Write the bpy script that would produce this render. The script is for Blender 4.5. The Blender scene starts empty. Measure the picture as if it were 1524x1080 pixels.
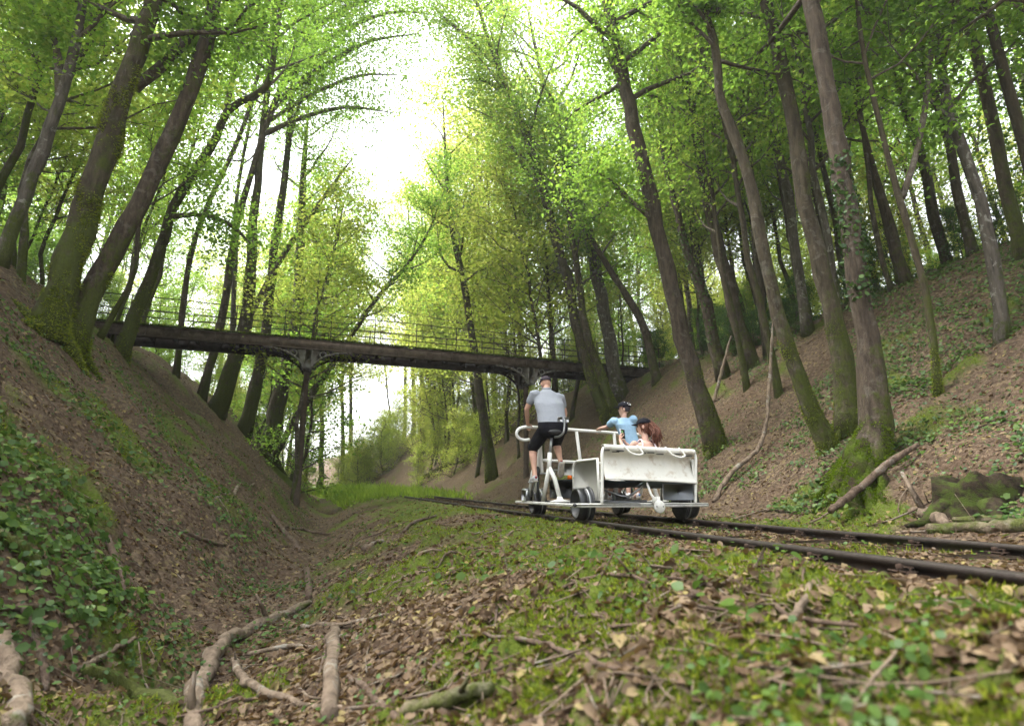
import bpy, math, random
import numpy as np
from mathutils import Vector, Matrix

# ------------------------------------------------------------------ camera, sky, sun, exposure
SC = bpy.context.scene
COL = SC.collection
FPX, HZ, CAMH = 847.0, 733.3, 0.336
PITCH = math.atan((HZ - 540) / FPX)
cd = bpy.data.cameras.new('camera'); cam = bpy.data.objects.new('camera', cd); COL.objects.link(cam)
cam.location = (0, 0, CAMH); cam.rotation_euler = (math.pi / 2 + PITCH, 0, 0)
cd.sensor_width = 36; cd.lens = FPX / 1524 * 36; cd.clip_start = 0.02; cd.clip_end = 2000
cd.dof.use_dof = True; cd.dof.focus_distance = 8.2; cd.dof.aperture_fstop = 1.6
SC.camera = cam
world = bpy.data.worlds.new('World'); SC.world = world; world.use_nodes = True
SUN_EL, SUN_AZ = 58.0, -75.0       # azimuth: degrees clockwise from +Y
nt = world.node_tree; nt.nodes.clear()
sky = nt.nodes.new('ShaderNodeTexSky'); sky.sky_type = 'NISHITA'; sky.sun_disc = False
sky.sun_elevation = math.radians(SUN_EL); sky.sun_rotation = math.radians(SUN_AZ)
sky.air_density = 1.0; sky.dust_density = 3.0; sky.ozone_density = 1.0
hs = nt.nodes.new('ShaderNodeHueSaturation'); hs.inputs['Saturation'].default_value = 0.22
bgn = nt.nodes.new('ShaderNodeBackground'); bgn.inputs['Strength'].default_value = 0.15
wo = nt.nodes.new('ShaderNodeOutputWorld')
nt.links.new(sky.outputs[0], hs.inputs['Color']); nt.links.new(hs.outputs[0], bgn.inputs[0]); nt.links.new(bgn.outputs[0], wo.inputs[0])
sl = bpy.data.lights.new('sun', 'SUN'); sl.energy = 1.4; sl.angle = math.radians(26); sl.color = (1, .96, .88)
so = bpy.data.objects.new('sun', sl); COL.objects.link(so)
az, el = math.radians(SUN_AZ), math.radians(SUN_EL)
sd = Vector((math.sin(az) * math.cos(el), math.cos(az) * math.cos(el), math.sin(el)))
so.rotation_euler = sd.to_track_quat('Z', 'Y').to_euler(); so.location = (0, 0, 60)
SC.view_settings.view_transform = 'Standard'; SC.view_settings.look = 'None'
SC.view_settings.exposure = 2.58; SC.view_settings.gamma = 1.0; SC.view_settings.use_curve_mapping = False
SC.render.engine = 'CYCLES'
cy = SC.cycles
cy.max_bounces = 8; cy.diffuse_bounces = 5; cy.glossy_bounces = 3; cy.transmission_bounces = 6; cy.transparent_max_bounces = 6
cy.use_denoising = True; cy.caustics_reflective = False; cy.caustics_refractive = False
cy.sample_clamp_indirect = 4.0

RNG = np.random.default_rng(7)
R_ = math.radians

# ------------------------------------------------------------------ numpy helpers
def _hash(i, j, k):
    v = np.sin(i * 127.1 + j * 311.7 + k * 74.7) * 43758.5453
    return v - np.floor(v)

def vnoise(x, y, seed=0):
    x = np.asarray(x, float); y = np.asarray(y, float)
    i = np.floor(x); j = np.floor(y); u = x - i; v = y - j
    u = u * u * (3 - 2 * u); v = v * v * (3 - 2 * v)
    a = _hash(i, j, seed); b = _hash(i + 1, j, seed); c = _hash(i, j + 1, seed); d = _hash(i + 1, j + 1, seed)
    return (a * (1 - u) + b * u) * (1 - v) + (c * (1 - u) + d * u) * v

def fbm(x, y, seed=0, oct=4):
    s = 0; a = .5
    for k in range(oct):
        s = s + a * (vnoise(x * 2 ** k + 17 * k, y * 2 ** k - 9 * k, seed + k) - .5); a *= .5
    return s * 2

PHI, TX0, TZ0, TK, TG = .2408, .9353, 7.6028, .004, .0004
TB = np.array([math.cos(PHI), math.sin(PHI)]); TA = np.array([-math.sin(PHI), math.cos(PHI)])
GAUGE = 1.435

def sn(x, y):
    dx = np.asarray(x, float) - TX0; dy = np.asarray(y, float) - TZ0
    s = dx * TA[0] + dy * TA[1]; n = dx * TB[0] + dy * TB[1]
    sc = np.clip(s, -30, 60)
    return s, n + TK * sc * sc / 2 + TK * 60 * np.maximum(s - 60, 0)

def trackpt(t, off, z=0.0):
    """world point on the track: t metres along, off metres right of the near rail"""
    sc = np.clip(t, -30, 60)
    n = off - TK * sc * sc / 2 - TK * 60 * np.maximum(t - 60, 0)
    x = TX0 + TA[0] * t + TB[0] * n; y = TZ0 + TA[1] * t + TB[1] * n
    return np.stack([x, y, zt(t) + z + 0 * x - .0], -1)

def zt(s):
    s = np.asarray(s, float)
    a = np.clip(s, -20, 34)
    return TG * a * a + .018 * np.clip(s - 34, 0, 60)

PN = [-90, -40, -20, -14, -11.1, -4.3, -3.75, -3.3, -2.75, -2.0, -1.2, -.25, 0, 1.435, 1.9, 2.9, 3.6, 5.0, 9.7, 11.5, 15, 30, 60, 110]
PZ = [22, 13, 8.2, 7.0, 5.6, -.62, -.92, -.84, -.56, -.27, -.11, -.062, -.078, -.085, -.09, -.16, .12, 1.1, 4.9, 5.9, 6.9, 11.5, 18, 26]

def H(x, y, fine=True):
    s, n = sn(x, y)
    sm = .25
    z = (np.interp(n - sm, PN, PZ) + np.interp(n, PN, PZ) * 2 + np.interp(n + sm, PN, PZ)) / 4
    out = np.clip((np.abs(n - .7) - 2.2) / 2.5, 0, 1)
    z = z + out * (1.1 * fbm(x * .12, y * .12, 3, 3) * np.clip(out * (np.abs(n) - 3) / 6, 0, 1) + .5 * fbm(x * .45 + 5, y * .45, 11, 3) * out)
    # the cutting eases off far away
    mid = np.exp(-((n - .7) / 2.6) ** 2)
    if fine:
        z = z + (.10 + .10 * out) * fbm(x * 1.6, y * 1.6, 23, 3) * (1 - .75 * np.exp(-((n - .7) / 1.1) ** 4))
        mo = mossmask(x, y)
        bump = np.abs(fbm(x * 7, y * 7, 41, 3))
        z = z + mo * (.075 - .19 * bump) * np.clip((np.abs(n - .7) - .85) * 4, 0, 1)
        z = z + .012 * fbm(x * 14, y * 14, 51, 2)
    return z + zt(s)

MRX, MRY = 4.25, 7.35
def mossmask(x, y):
    s, n = sn(x, y)
    m = fbm(x * 1.1 + 3, y * 1.1, 61, 4) * 1.6
    berm = np.exp(-((n + 1.1) / 1.5) ** 2)
    m = m + .74 * berm - .24 + .22 * np.exp(-((s + 5) / 4) ** 2) * berm
    m = m + 1.5 * np.exp(-(((x - MRX) ** 2 + (y - MRY) ** 2) / .45))
    left = (n > 3) * -.22 + (n < -4) * .04
    return np.clip((m + left) * 3.2, 0, 1)

def zdep(p):
    c, s_ = math.cos(PITCH), math.sin(PITCH); d = np.asarray(p) - CAM
    return max(.3, d[1] * c + d[2] * s_)
def ray(u, v):
    c, s = math.cos(PITCH), math.sin(PITCH)
    X = (u - 762) / FPX; Y = -(v - 540) / FPX
    return np.array([X, c - Y * s, s + Y * c])

CAM = np.array([0, 0, CAMH])
def W(u, v, D):
    r = ray(u, v); return CAM + r * (D / r[1])

def G(u, v, lo=.6, hi=120, fine=False):
    r = ray(u, v)
    t = np.exp(np.linspace(math.log(lo), math.log(hi), 1400))
    P = CAM[None] + r[None] * t[:, None]
    d = P[:, 2] - H(P[:, 0], P[:, 1], fine)
    k = np.argmax(d < 0)
    if d[k] >= 0: k = len(t) - 1
    k = max(k, 1)
    a = d[k - 1] / (d[k - 1] - d[k] + 1e-9)
    return P[k - 1] + (P[k] - P[k - 1]) * a

# ------------------------------------------------------------------ mesh builder
class MB:
    def __init__(s): s.v = []; s.q = []; s.t = []; s.n = 0; s.uv = None
    def add(s, v, q=None, t=None):
        v = np.asarray(v, float).reshape(-1, 3)
        if q is not None and len(q): s.q.append(np.asarray(q, int).reshape(-1, 4) + s.n)
        if t is not None and len(t): s.t.append(np.asarray(t, int).reshape(-1, 3) + s.n)
        s.v.append(v); s.n += len(v); return s
    def tube(s, pts, rad, sides=8, cap=True, bump=0, rng=None, squash=None):
        P = np.asarray(pts, float); n = len(P); rad = np.broadcast_to(np.asarray(rad, float), (n,))
        T = np.gradient(P, axis=0); T /= np.linalg.norm(T, axis=1)[:, None] + 1e-12
        up = np.array([0, 0, 1.]) if abs(T[0][2]) < .9 else np.array([1., 0, 0])
        A = np.cross(T[0], up); A /= np.linalg.norm(A)
        rings = []
        th = np.linspace(0, 2 * np.pi, sides, endpoint=False)
        for i in range(n):
            A = A - T[i] * (A @ T[i]); A /= np.linalg.norm(A) + 1e-12
            B = np.cross(T[i], A)
            r = rad[i] * np.ones(sides)
            if bump and rng is not None: r = r * (1 + bump * rng.normal(size=sides))
            rings.append(P[i] + np.outer(np.cos(th) * r, A) + np.outer(np.sin(th) * r, B))
        V = np.concatenate(rings)
        q = []
        for i in range(n - 1):
            a = np.arange(sides); b = (a + 1) % sides
            q.append(np.stack([a + i * sides, b + i * sides, b + (i + 1) * sides, a + (i + 1) * sides], 1))
        t = []
        if cap:
            V = np.concatenate([V, P[:1], P[-1:]])
            a = np.arange(sides); b = (a + 1) % sides; c0 = n * sides; c1 = c0 + 1
            t = np.concatenate([np.stack([b, a, 0 * a + c0], 1), np.stack([a + (n - 1) * sides, b + (n - 1) * sides, 0 * a + c1], 1)])
        return s.add(V, np.concatenate(q), t)
    def capsule(s, pts, rad, sides=12):
        """closed chain with round ends"""
        P = np.asarray(pts, float); r = np.asarray(rad, float)
        d0 = (P[0] - P[1]) / np.linalg.norm(P[0] - P[1]); d1 = (P[-1] - P[-2]) / np.linalg.norm(P[-1] - P[-2])
        pre = [P[0] + d0 * r[0] * k for k in (.97, .8, .45)]; prr = [r[0] * k for k in (.22, .6, .9)]
        post = [P[-1] + d1 * r[-1] * k for k in (.45, .8, .97)]; por = [r[-1] * k for k in (.9, .6, .22)]
        return s.tube(np.array(pre + list(P) + post), np.array(prr + list(r) + por), sides)
    def loft(s, secs, sides=20):
        """secs: (centre, ax, ay) with ax, ay half axis vectors; closed ends"""
        th = np.linspace(0, 2 * np.pi, sides, endpoint=False); V = []; n = len(secs)
        for c, ax, ay in secs:
            V.append(np.array(c, float) + np.outer(np.cos(th), ax) + np.outer(np.sin(th), ay))
        q = []
        for i in range(n - 1):
            a = np.arange(sides); b = (a + 1) % sides
            q.append(np.stack([a + i * sides, b + i * sides, b + (i + 1) * sides, a + (i + 1) * sides], 1))
        V = np.concatenate(V + [np.array([secs[0][0], secs[-1][0]], float)])
        a = np.arange(sides); b = (a + 1) % sides; c0 = n * sides
        t = np.concatenate([np.stack([b, a, 0 * a + c0], 1), np.stack([a + (n - 1) * sides, b + (n - 1) * sides, 0 * a + c0 + 1], 1)])
        return s.add(V, np.concatenate(q), t)
    def ball(s, c, r, seg=14, rot=None):
        r = np.broadcast_to(np.asarray(r, float), (3,))
        M = np.eye(3) if rot is None else np.array(rot)
        secs = []
        for k in np.linspace(-1, 1, seg):
            a = k * math.pi / 2 * .985
            secs.append((np.array(c) + M @ np.array([0, 0, math.sin(a) * r[2]]), M @ np.array([math.cos(a) * r[0], 0, 0]), M @ np.array([0, math.cos(a) * r[1], 0])))
        return s.loft(secs, seg + 2)
    def box(s, c, d, M=None, bev=0.0):
        c = np.array(c, float); h = np.array(d, float) / 2
        M = np.eye(3) if M is None else np.array(M)
        if bev <= 0:
            V = np.array([[x, y, z] for x in (-1, 1) for y in (-1, 1) for z in (-1, 1)], float) * h
            q = [[0, 1, 3, 2], [4, 6, 7, 5], [0, 4, 5, 1], [2, 3, 7, 6], [0, 2, 6, 4], [1, 5, 7, 3]]
            return s.add(V @ M.T + c, q)
        b = min(bev, *(h * .9)); V = []; idx = {}
        for x in (-1, 1):
            for y in (-1, 1):
                for z in (-1, 1):
                    for k in range(3):
                        p = np.array([x, y, z]) * (h - b); p[k] = (x, y, z)[k] * h[k]
                        idx[(x, y, z, k)] = len(V); V.append(p)
        q = []; t = []
        I = lambda a, b_, c_, k: idx[(a, b_, c_, k)]
        for sgn in (-1, 1):
            o = [(-1, -1), (1, -1), (1, 1), (-1, 1)] if sgn > 0 else [(-1, -1), (-1, 1), (1, 1), (1, -1)]
            q.append([I(sgn, a, b2, 0) for a, b2 in o]); q.append([I(b2, sgn, a, 1) for a, b2 in o]); q.append([I(a, b2, sgn, 2) for a, b2 in o])
        for a in (-1, 1):
            for b2 in (-1, 1):
                f = [I(-1, a, b2, 1), I(1, a, b2, 1), I(1, a, b2, 2), I(-1, a, b2, 2)]; q.append(f if a * b2 > 0 else f[::-1])
                f = [I(a, -1, b2, 2), I(a, 1, b2, 2), I(a, 1, b2, 0), I(a, -1, b2, 0)]; q.append(f if a * b2 > 0 else f[::-1])
                f = [I(a, b2, -1, 0), I(a, b2, 1, 0), I(a, b2, 1, 1), I(a, b2, -1, 1)]; q.append(f if a * b2 > 0 else f[::-1])
                for c_ in (-1, 1):
                    f = [I(a, b2, c_, 0), I(a, b2, c_, 1), I(a, b2, c_, 2)]; t.append(f if a * b2 * c_ > 0 else f[::-1])
        return s.add(np.array(V) @ M.T + c, q, t)
    def beam(s, a, b, w, h, bev=.003):
        a = np.array(a, float); b = np.array(b, float); d = b - a; L = np.linalg.norm(d); d /= L
        up = np.array([0, 0, 1.]) if abs(d[2]) < .95 else np.array([0, 1., 0])
        x = np.cross(d, up); x /= np.linalg.norm(x); z = np.cross(x, d)
        return s.box((a + b) / 2, (w, L, h), np.stack([x, d, z], 1), bev)
    def lathe(s, prof, c, axis='x', seg=32):
        """prof: list of (along, radius)"""
        th = np.linspace(0, 2 * np.pi, seg, endpoint=False); V = []
        for a, r in prof:
            ring = np.stack([np.full(seg, a), np.cos(th) * r, np.sin(th) * r], 1)
            V.append(ring)
        V = np.concatenate(V)
        if axis == 'y': V = V[:, [1, 0, 2]]
        if axis == 'z': V = V[:, [1, 2, 0]]
        q = []
        a = np.arange(seg); b = (a + 1) % seg
        for i in range(len(prof) - 1):
            q.append(np.stack([a + i * seg, b + i * seg, b + (i + 1) * seg, a + (i + 1) * seg], 1))
        return s.add(V + np.array(c, float), np.concatenate(q))
    def mesh(s, name, mat=None, smooth=True):
        me = bpy.data.meshes.new(name)
        V = np.concatenate(s.v) if s.v else np.zeros((0, 3))
        q = np.concatenate(s.q) if s.q else np.zeros((0, 4), int); t = np.concatenate(s.t) if s.t else np.zeros((0, 3), int)
        me.vertices.add(len(V)); me.vertices.foreach_set('co', V.ravel())
        loops = np.concatenate([q.ravel(), t.ravel()]).astype(np.int32)
        me.loops.add(len(loops)); me.loops.foreach_set('vertex_index', loops)
        st = np.concatenate([np.arange(len(q)) * 4, len(q) * 4 + np.arange(len(t)) * 3]).astype(np.int32)
        me.polygons.add(len(st)); me.polygons.foreach_set('loop_start', st)
        me.update(calc_edges=True)
        if smooth: me.polygons.foreach_set('use_smooth', np.ones(len(st), bool))
        if mat: me.materials.append(mat)
        return me
    def obj(s, name, mat=None, parent=None, smooth=True, origin=None):
        if origin is not None:
            o3 = np.array(origin, float); s.v = [v - o3 for v in s.v]
        me = s.mesh(name, mat, smooth)
        return link(name, me, parent, origin)

def link(name, me, parent=None, loc=None):
    o = bpy.data.objects.new(name, me); COL.objects.link(o)
    if parent: o.parent = parent
    if loc is not None: o.location = loc
    return o
def tag(o, label, cat, group=None):
    o['label'] = label; o['category'] = cat
    if group: o['group'] = group
    return o
def kind(o, k): o['kind'] = k; return o
def empty(name, loc=(0, 0, 0), rz=0):
    o = bpy.data.objects.new(name, None); COL.objects.link(o); o.location = loc; o.rotation_euler = (0, 0, rz); o.empty_display_size = .2
    return o
def smoothcurve(P, n, wiggle=0, rng=None):
    P = np.asarray(P, float); d = np.r_[0, np.cumsum(np.linalg.norm(np.diff(P[:, :3], axis=0), axis=1))]
    t = np.linspace(0, d[-1], n)
    # catmull-rom through the points
    m = np.gradient(P, d, axis=0)
    k = np.clip(np.searchsorted(d, t, side='right') - 1, 0, len(P) - 2)
    h = (d[k + 1] - d[k])[:, None]; u = ((t - d[k])[:, None]) / h
    Q = (2 * u**3 - 3 * u**2 + 1) * P[k] + (u**3 - 2 * u**2 + u) * h * m[k] + (-2 * u**3 + 3 * u**2) * P[k + 1] + (u**3 - u**2) * h * m[k + 1]
    if wiggle: Q[1:-1, :3] += rng.normal(size=(n - 2, 3)) * wiggle
    return Q

# ------------------------------------------------------------------ materials
class NT:
    def __init__(s, name):
        s.m = bpy.data.materials.new(name); s.m.use_nodes = True; s.t = s.m.node_tree; s.t.nodes.clear()
    def n(s, typ, **k):
        nd = s.t.nodes.new('ShaderNode' + typ)
        for a, b in k.items():
            if a.startswith('i_'):
                key = a[2:].replace('_', ' ')
                nd.inputs[int(key) if key.isdigit() else key].default_value = b
            else: setattr(nd, a, b)
        return nd
    def l(s, a, b): s.t.links.new(a, b)
    def ramp(s, fac, stops, interp='LINEAR'):
        r = s.n('ValToRGB'); r.color_ramp.interpolation = interp; e = r.color_ramp.elements
        while len(e) < len(stops): e.new(.5)
        for i, (p, c) in enumerate(stops): e[i].position = p; e[i].color = (*c, 1) if len(c) == 3 else c
        s.l(fac, r.inputs[0]); return r.outputs[0]
    def noise(s, scale, detail=4, rough=.6, vec=None, out=0, dist=0):
        nd = s.n('TexNoise'); nd.inputs['Scale'].default_value = scale; nd.inputs['Detail'].default_value = detail
        nd.inputs['Roughness'].default_value = rough; nd.inputs['Distortion'].default_value = dist
        if vec is not None: s.l(vec, nd.inputs['Vector'])
        return nd.outputs[out]
    def coord(s, which='Object', scale=None):
        c = s.n('TexCoord').outputs[which]
        if scale:
            mp = s.n('Mapping'); mp.inputs['Scale'].default_value = scale; s.l(c, mp.inputs[0]); return mp.outputs[0]
        return c
    def mix(s, f, a, b, mode='MIX'):
        x = s.n('MixRGB', blend_type=mode)
        for i, v in ((0, f), (1, a), (2, b)):
            if isinstance(v, (int, float)): x.inputs[i].default_value = v
            elif isinstance(v, tuple): x.inputs[i].default_value = (*v, 1)
            else: s.l(v, x.inputs[i])
        return x.outputs[0]
    def math(s, op, a, b=0.0, clamp=False):
        x = s.n('Math', operation=op, use_clamp=clamp)
        for i, v in ((0, a), (1, b)):
            if isinstance(v, (int, float)): x.inputs[i].default_value = v
            else: s.l(v, x.inputs[i])
        return x.outputs[0]
    def out(s, sh): o = s.n('OutputMaterial'); s.l(sh, o.inputs[0]); return s.m
    def bump(s, h, st=.4, dist=.02):
        b = s.n('Bump'); b.inputs['Strength'].default_value = st; b.inputs['Distance'].default_value = dist; s.l(h, b.inputs['Height']); return b.outputs[0]
    def pbr(s, col, rough=.6, metal=0, nrm=None, spec=.5):
        p = s.n('BsdfPrincipled')
        for k, v in (('Base Color', col), ('Roughness', rough), ('Metallic', metal)):
            if isinstance(v, (int, float)): p.inputs[k].default_value = v
            elif isinstance(v, tuple): p.inputs[k].default_value = (*v, 1)
            else: s.l(v, p.inputs[k])
        p.inputs['Specular IOR Level'].default_value = spec
        if nrm is not None: s.l(nrm, p.inputs['Normal'])
        return p.outputs[0]

def mat_leaf(name, stops, tstops, trans=.5, rough=.45, gloss=.06):
    m = NT(name)
    ri = m.n('NewGeometry').outputs['Random Per Island']; oi = m.n('ObjectInfo').outputs['Random']
    f = m.math('ADD', m.math('MULTIPLY', ri, .62), m.math('MULTIPLY', oi, .38))
    c = m.ramp(f, stops); tc = m.ramp(f, tstops)
    d = m.n('BsdfDiffuse'); m.l(c, d.inputs[0]); t = m.n('BsdfTranslucent'); m.l(tc, t.inputs[0])
    x = m.n('MixShader'); x.inputs[0].default_value = trans; m.l(d.outputs[0], x.inputs[1]); m.l(t.outputs[0], x.inputs[2])
    g = m.n('BsdfGlossy'); g.inputs['Roughness'].default_value = rough; g.inputs[0].default_value = (.16, .18, .18, 1)
    y = m.n('MixShader'); y.inputs[0].default_value = gloss; m.l(x.outputs[0], y.inputs[1]); m.l(g.outputs[0], y.inputs[2])
    return m.out(y.outputs[0])

def mat_bark(name, a, b, moss=.5, mossc=((.022, .030, .006), (.085, .105, .014)), mh=2.5, lich=.25):
    m = NT(name); co = m.coord('Object'); st = m.coord('Object', (1, 1, .22))
    n1 = m.noise(11, 6, .65, st); n2 = m.noise(3.2, 4, .6, co); n3 = m.noise(34, 4, .7, st)
    base = m.ramp(n1, [(.3, a), (.7, b)])
    lc = m.ramp(m.noise(4.5, 5, .7, co, dist=.6), [(.55, (0, 0, 0)), (.62, (lich,) * 3)])
    base = m.mix(lc, base, (.32, .31, .27))
    z = m.n('SeparateXYZ'); m.l(co, z.inputs[0])
    low = m.math('SUBTRACT', 1.0, m.math('DIVIDE', z.outputs[2], mh), True)
    nrm = m.n('SeparateXYZ'); m.l(m.n('NewGeometry').outputs['Normal'], nrm.inputs[0])
    side = m.math('MULTIPLY', nrm.outputs[0], .10)
    mm = m.math('ADD', m.math('ADD', m.math('MULTIPLY', low, .24), m.math('MULTIPLY', m.math('ADD', m.math('MULTIPLY', n2, .7), m.math('MULTIPLY', m.noise(13, 5, .7, co), .3)), .9)), side)
    mf = m.ramp(mm, [(.66 - moss * .22, (0, 0, 0)), (.78 - moss * .18, (.92,) * 3)])
    mc = m.mix(m.noise(26, 3, .6, co), mossc[0], mossc[1])
    col = m.mix(mf, base, mc)
    hgt = m.math('ADD', n1, m.math('ADD', m.math('MULTIPLY', n3, .4), m.math('MULTIPLY', mf, .25)))
    return m.out(m.pbr(col, .9, 0, m.bump(hgt, 1.0, .05), .2))

M = {}
def simple(name, col, rough=.5, metal=0, var=.12, scale=12, bump=0, spec=.5, dirt=None, fold=0):
    m = NT(name); co = m.coord('Object')
    c = tuple(col); lo = tuple(x * (1 - var) for x in c); hi = tuple(min(1, x * (1 + var)) for x in c)
    cc = m.ramp(m.noise(scale, 4, .6, co), [(.3, lo), (.7, hi)])
    if dirt:
        cc = m.mix(m.ramp(m.noise(dirt[1], 5, .7, co), [(dirt[2], (0, 0, 0)), (dirt[2] + .12, (dirt[3],) * 3)]), cc, dirt[0])
    nr = m.bump(m.noise(scale * 6, 3, .6, co), bump, .01) if bump else None
    if fold: nr = m.bump(m.noise(5, 2, .5, m.coord('Object', (1, 1, 1.4)), dist=.8), fold, .05)
    M[name] = m.out(m.pbr(cc, rough, metal, nr, spec)); return M[name]

simple('white_paint', (.82, .81, .77), .32, 0, .05, 6, .05, dirt=((.42, .36, .25), 7, .62, .35))
simple('cream_sheet', (.74, .72, .66), .42, 0, .05, 5, .15, dirt=((.34, .23, .12), 6, .54, .5))
simple('panel_grey', (.34, .335, .31), .5, 0, .1, 4, .1)
simple('steel', (.36, .37, .38), .35, .8, .2, 8)
simple('dark_steel', (.05, .05, .052), .38, .6, .3, 14)
simple('plate_grey', (.20, .215, .235), .4, .2, .15, 5, .1)
simple('galvanised', (.30, .31, .33), .42, .7, .3, 9)
simple('black_plastic', (.018, .018, .02), .5, 0, .2)
simple('black_cloth', (.012, .012, .016), .95, 0, .25, 40, .3, .1, fold=.3)
simple('navy_sheet', (.02, .03, .045), .55)
simple('pale_blue_sheet', (.26, .34, .38), .5)
simple('grey_shirt', (.27, .285, .32), .95, 0, .06, 90, .3, .1, fold=.3)
simple('blue_shirt', (.30, .46, .62), .95, 0, .1, 25, .3, .1, fold=.3)
simple('pink_cloth', (.72, .62, .70), .9, 0, .06, 30, .2, .1)
simple('dark_cap', (.055, .045, .055), .9, 0, .15, 50, .3, .1)
simple('black_cap', (.008, .008, .014), .8, 0, .2, 40, .2, .15)
simple('red_plastic', (.55, .02, .03), .4)
simple('skin', (.52, .30, .22), .55, 0, .08, 18, .05, .4)
simple('skin_pale', (.60, .37, .29), .55, 0, .08, 18, .05, .4)
simple('red_hair', (.10, .028, .012), .6, 0, .5, 60, .5, .4)
simple('shoe_grey', (.45, .45, .46), .8, 0, .3, 40)
simple('shoe_red', (.22, .02, .03), .7)
simple('shoe_sole', (.42, .38, .32), .8, 0, .2, 20)
simple('shoe_blue', (.05, .20, .50), .7, 0, .2, 30)
simple('orange_lens', (.85, .16, .01), .25)
simple('yellow_plastic', (.75, .50, .03), .3)
simple('screen_glass', (.01, .012, .012), .12)
simple('screen_green', (.10, .25, .08), .3)
simple('phone_white', (.7, .68, .7), .4)
simple('rail_steel', (.032, .024, .020), .6, .35, .4, 25, .4)
simple('rail_rust', (.045, .028, .020), .85, 0, .5, 25, .5, .2)
simple('sleeper_wood', (.07, .05, .035), .9, 0, .4, 12, .5, .1)
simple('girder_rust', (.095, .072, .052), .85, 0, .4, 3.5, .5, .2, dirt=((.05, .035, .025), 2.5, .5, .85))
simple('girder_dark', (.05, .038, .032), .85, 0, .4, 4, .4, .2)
simple('column_rust', (.062, .045, .032), .8, 0, .35, 6, .4, .2)
simple('iron_grey', (.17, .16, .14), .8, 0, .3, 5, .3, .2, dirt=((.08, .05, .03), 4, .5, .7))
simple('deck_wood', (.05, .045, .03), .95, 0, .4, 6, .4, .1, dirt=((.05, .08, .012), 3, .45, .9))
simple('stone', (.16, .14, .11), .95, 0, .35, 7, .8, .1, dirt=((.05, .08, .012), 4, .5, .8))
simple('rotten_wood', (.026, .019, .013), .95, 0, .6, 8, 1.0, .1, dirt=((.045, .065, .012), 3.5, .46, .9))

m = NT('white_paint'); co = m.coord('Object'); sx = m.n('SeparateXYZ'); m.l(co, sx.inputs[0])
low = m.math('MULTIPLY', m.math('SUBTRACT', .42, sx.outputs[2]), .45, True)
gr_ = m.ramp(m.math('ADD', m.noise(9, 6, .75, co), low), [(.52, (0, 0, 0)), (.85, (.55,) * 3)])
c_ = m.mix(gr_, m.mix(m.noise(4, 3, .5, co), (.84, .83, .79), (.76, .75, .70)), (.24, .20, .15))
c_ = m.mix(m.ramp(m.noise(38, 4, .7, co), [(.66, (0, 0, 0)), (.70, (.8,) * 3)]), c_, (.16, .07, .03))
M['white_paint'] = m.out(m.pbr(c_, m.ramp(m.noise(12, 4, .6, co), [(.3, (.28,) * 3), (.7, (.55,) * 3)]), 0, m.bump(m.noise(60, 3, .6, co), .1, .004), .5))
M['bark_brown'] = mat_bark('bark_brown', (.022, .016, .011), (.095, .072, .052), .55, lich=.12)
M['bark_mossy'] = mat_bark('bark_mossy', (.022, .017, .010), (.088, .070, .046), .85, mh=3.5, lich=.14)
M['bark_grey'] = mat_bark('bark_grey', (.038, .032, .026), (.14, .12, .098), .42, lich=.55)
M['bark_far'] = mat_bark('bark_far', (.025, .020, .014), (.095, .076, .054), .5, mh=2)
M['branch'] = mat_bark('branch', (.05, .04, .03), (.16, .13, .10), .35, mh=.5)
M['stick_pale'] = mat_bark('stick_pale', (.07, .050, .036), (.27, .205, .15), -.6, mh=.01, lich=.6)
M['stick_brown'] = mat_bark('stick_brown', (.05, .033, .024), (.17, .12, .088), -.6, mh=.01)
M['stick_mossy'] = mat_bark('stick_mossy', (.10, .075, .05), (.24, .19, .14), 1.6, mh=.01)
M['leaf'] = mat_leaf('leaf', [(.1, (.032, .066, .014)), (.5, (.068, .118, .022)), (.85, (.12, .17, .03)), (1, (.19, .20, .045))],
                     [(.1, (.20, .36, .05)), (.5, (.32, .54, .07)), (.85, (.48, .64, .09)), (1, (.60, .64, .13))], .64)
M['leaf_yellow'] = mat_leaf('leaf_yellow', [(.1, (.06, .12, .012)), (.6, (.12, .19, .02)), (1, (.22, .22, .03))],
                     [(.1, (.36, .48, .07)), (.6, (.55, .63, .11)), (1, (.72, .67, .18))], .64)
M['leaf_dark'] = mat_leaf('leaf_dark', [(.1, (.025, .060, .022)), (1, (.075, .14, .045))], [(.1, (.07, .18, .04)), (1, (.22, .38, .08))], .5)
M['ivy'] = mat_leaf('ivy', [(.1, (.022, .048, .012)), (.6, (.055, .105, .022)), (1, (.13, .19, .035))], [(.1, (.04, .10, .015)), (1, (.14, .26, .04))], .25, .5, .12)
M['bramble'] = mat_leaf('bramble', [(.1, (.03, .070, .014)), (1, (.09, .15, .025))], [(.1, (.07, .15, .02)), (1, (.20, .31, .04))], .3, .45, .08)
M['litter'] = mat_leaf('litter', [(0, (.05, .028, .018)), (.26, (.075, .050, .032)), (.48, (.145, .098, .062)), (.66, (.205, .15, .10)), (.76, (.25, .20, .085)), (.82, (.34, .31, .06)), (.86, (.24, .10, .035)), (.94, (.09, .14, .03)), (1, (.28, .25, .20))],
                     [(0, (.10, .05, .02)), (.5, (.3, .18, .06)), (1, (.4, .3, .1))], .12, .5, .03)
M['moss'] = mat_leaf('moss', [(.1, (.055, .085, .008)), (.6, (.15, .19, .018)), (1, (.27, .29, .04))], [(.1, (.08, .14, .01)), (1, (.25, .32, .03))], .3, .6, .0)
M['grass'] = mat_leaf('grass', [(.1, (.09, .15, .02)), (1, (.24, .32, .05))], [(.1, (.25, .42, .04)), (1, (.48, .62, .08))], .4, .5, .02)

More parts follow.
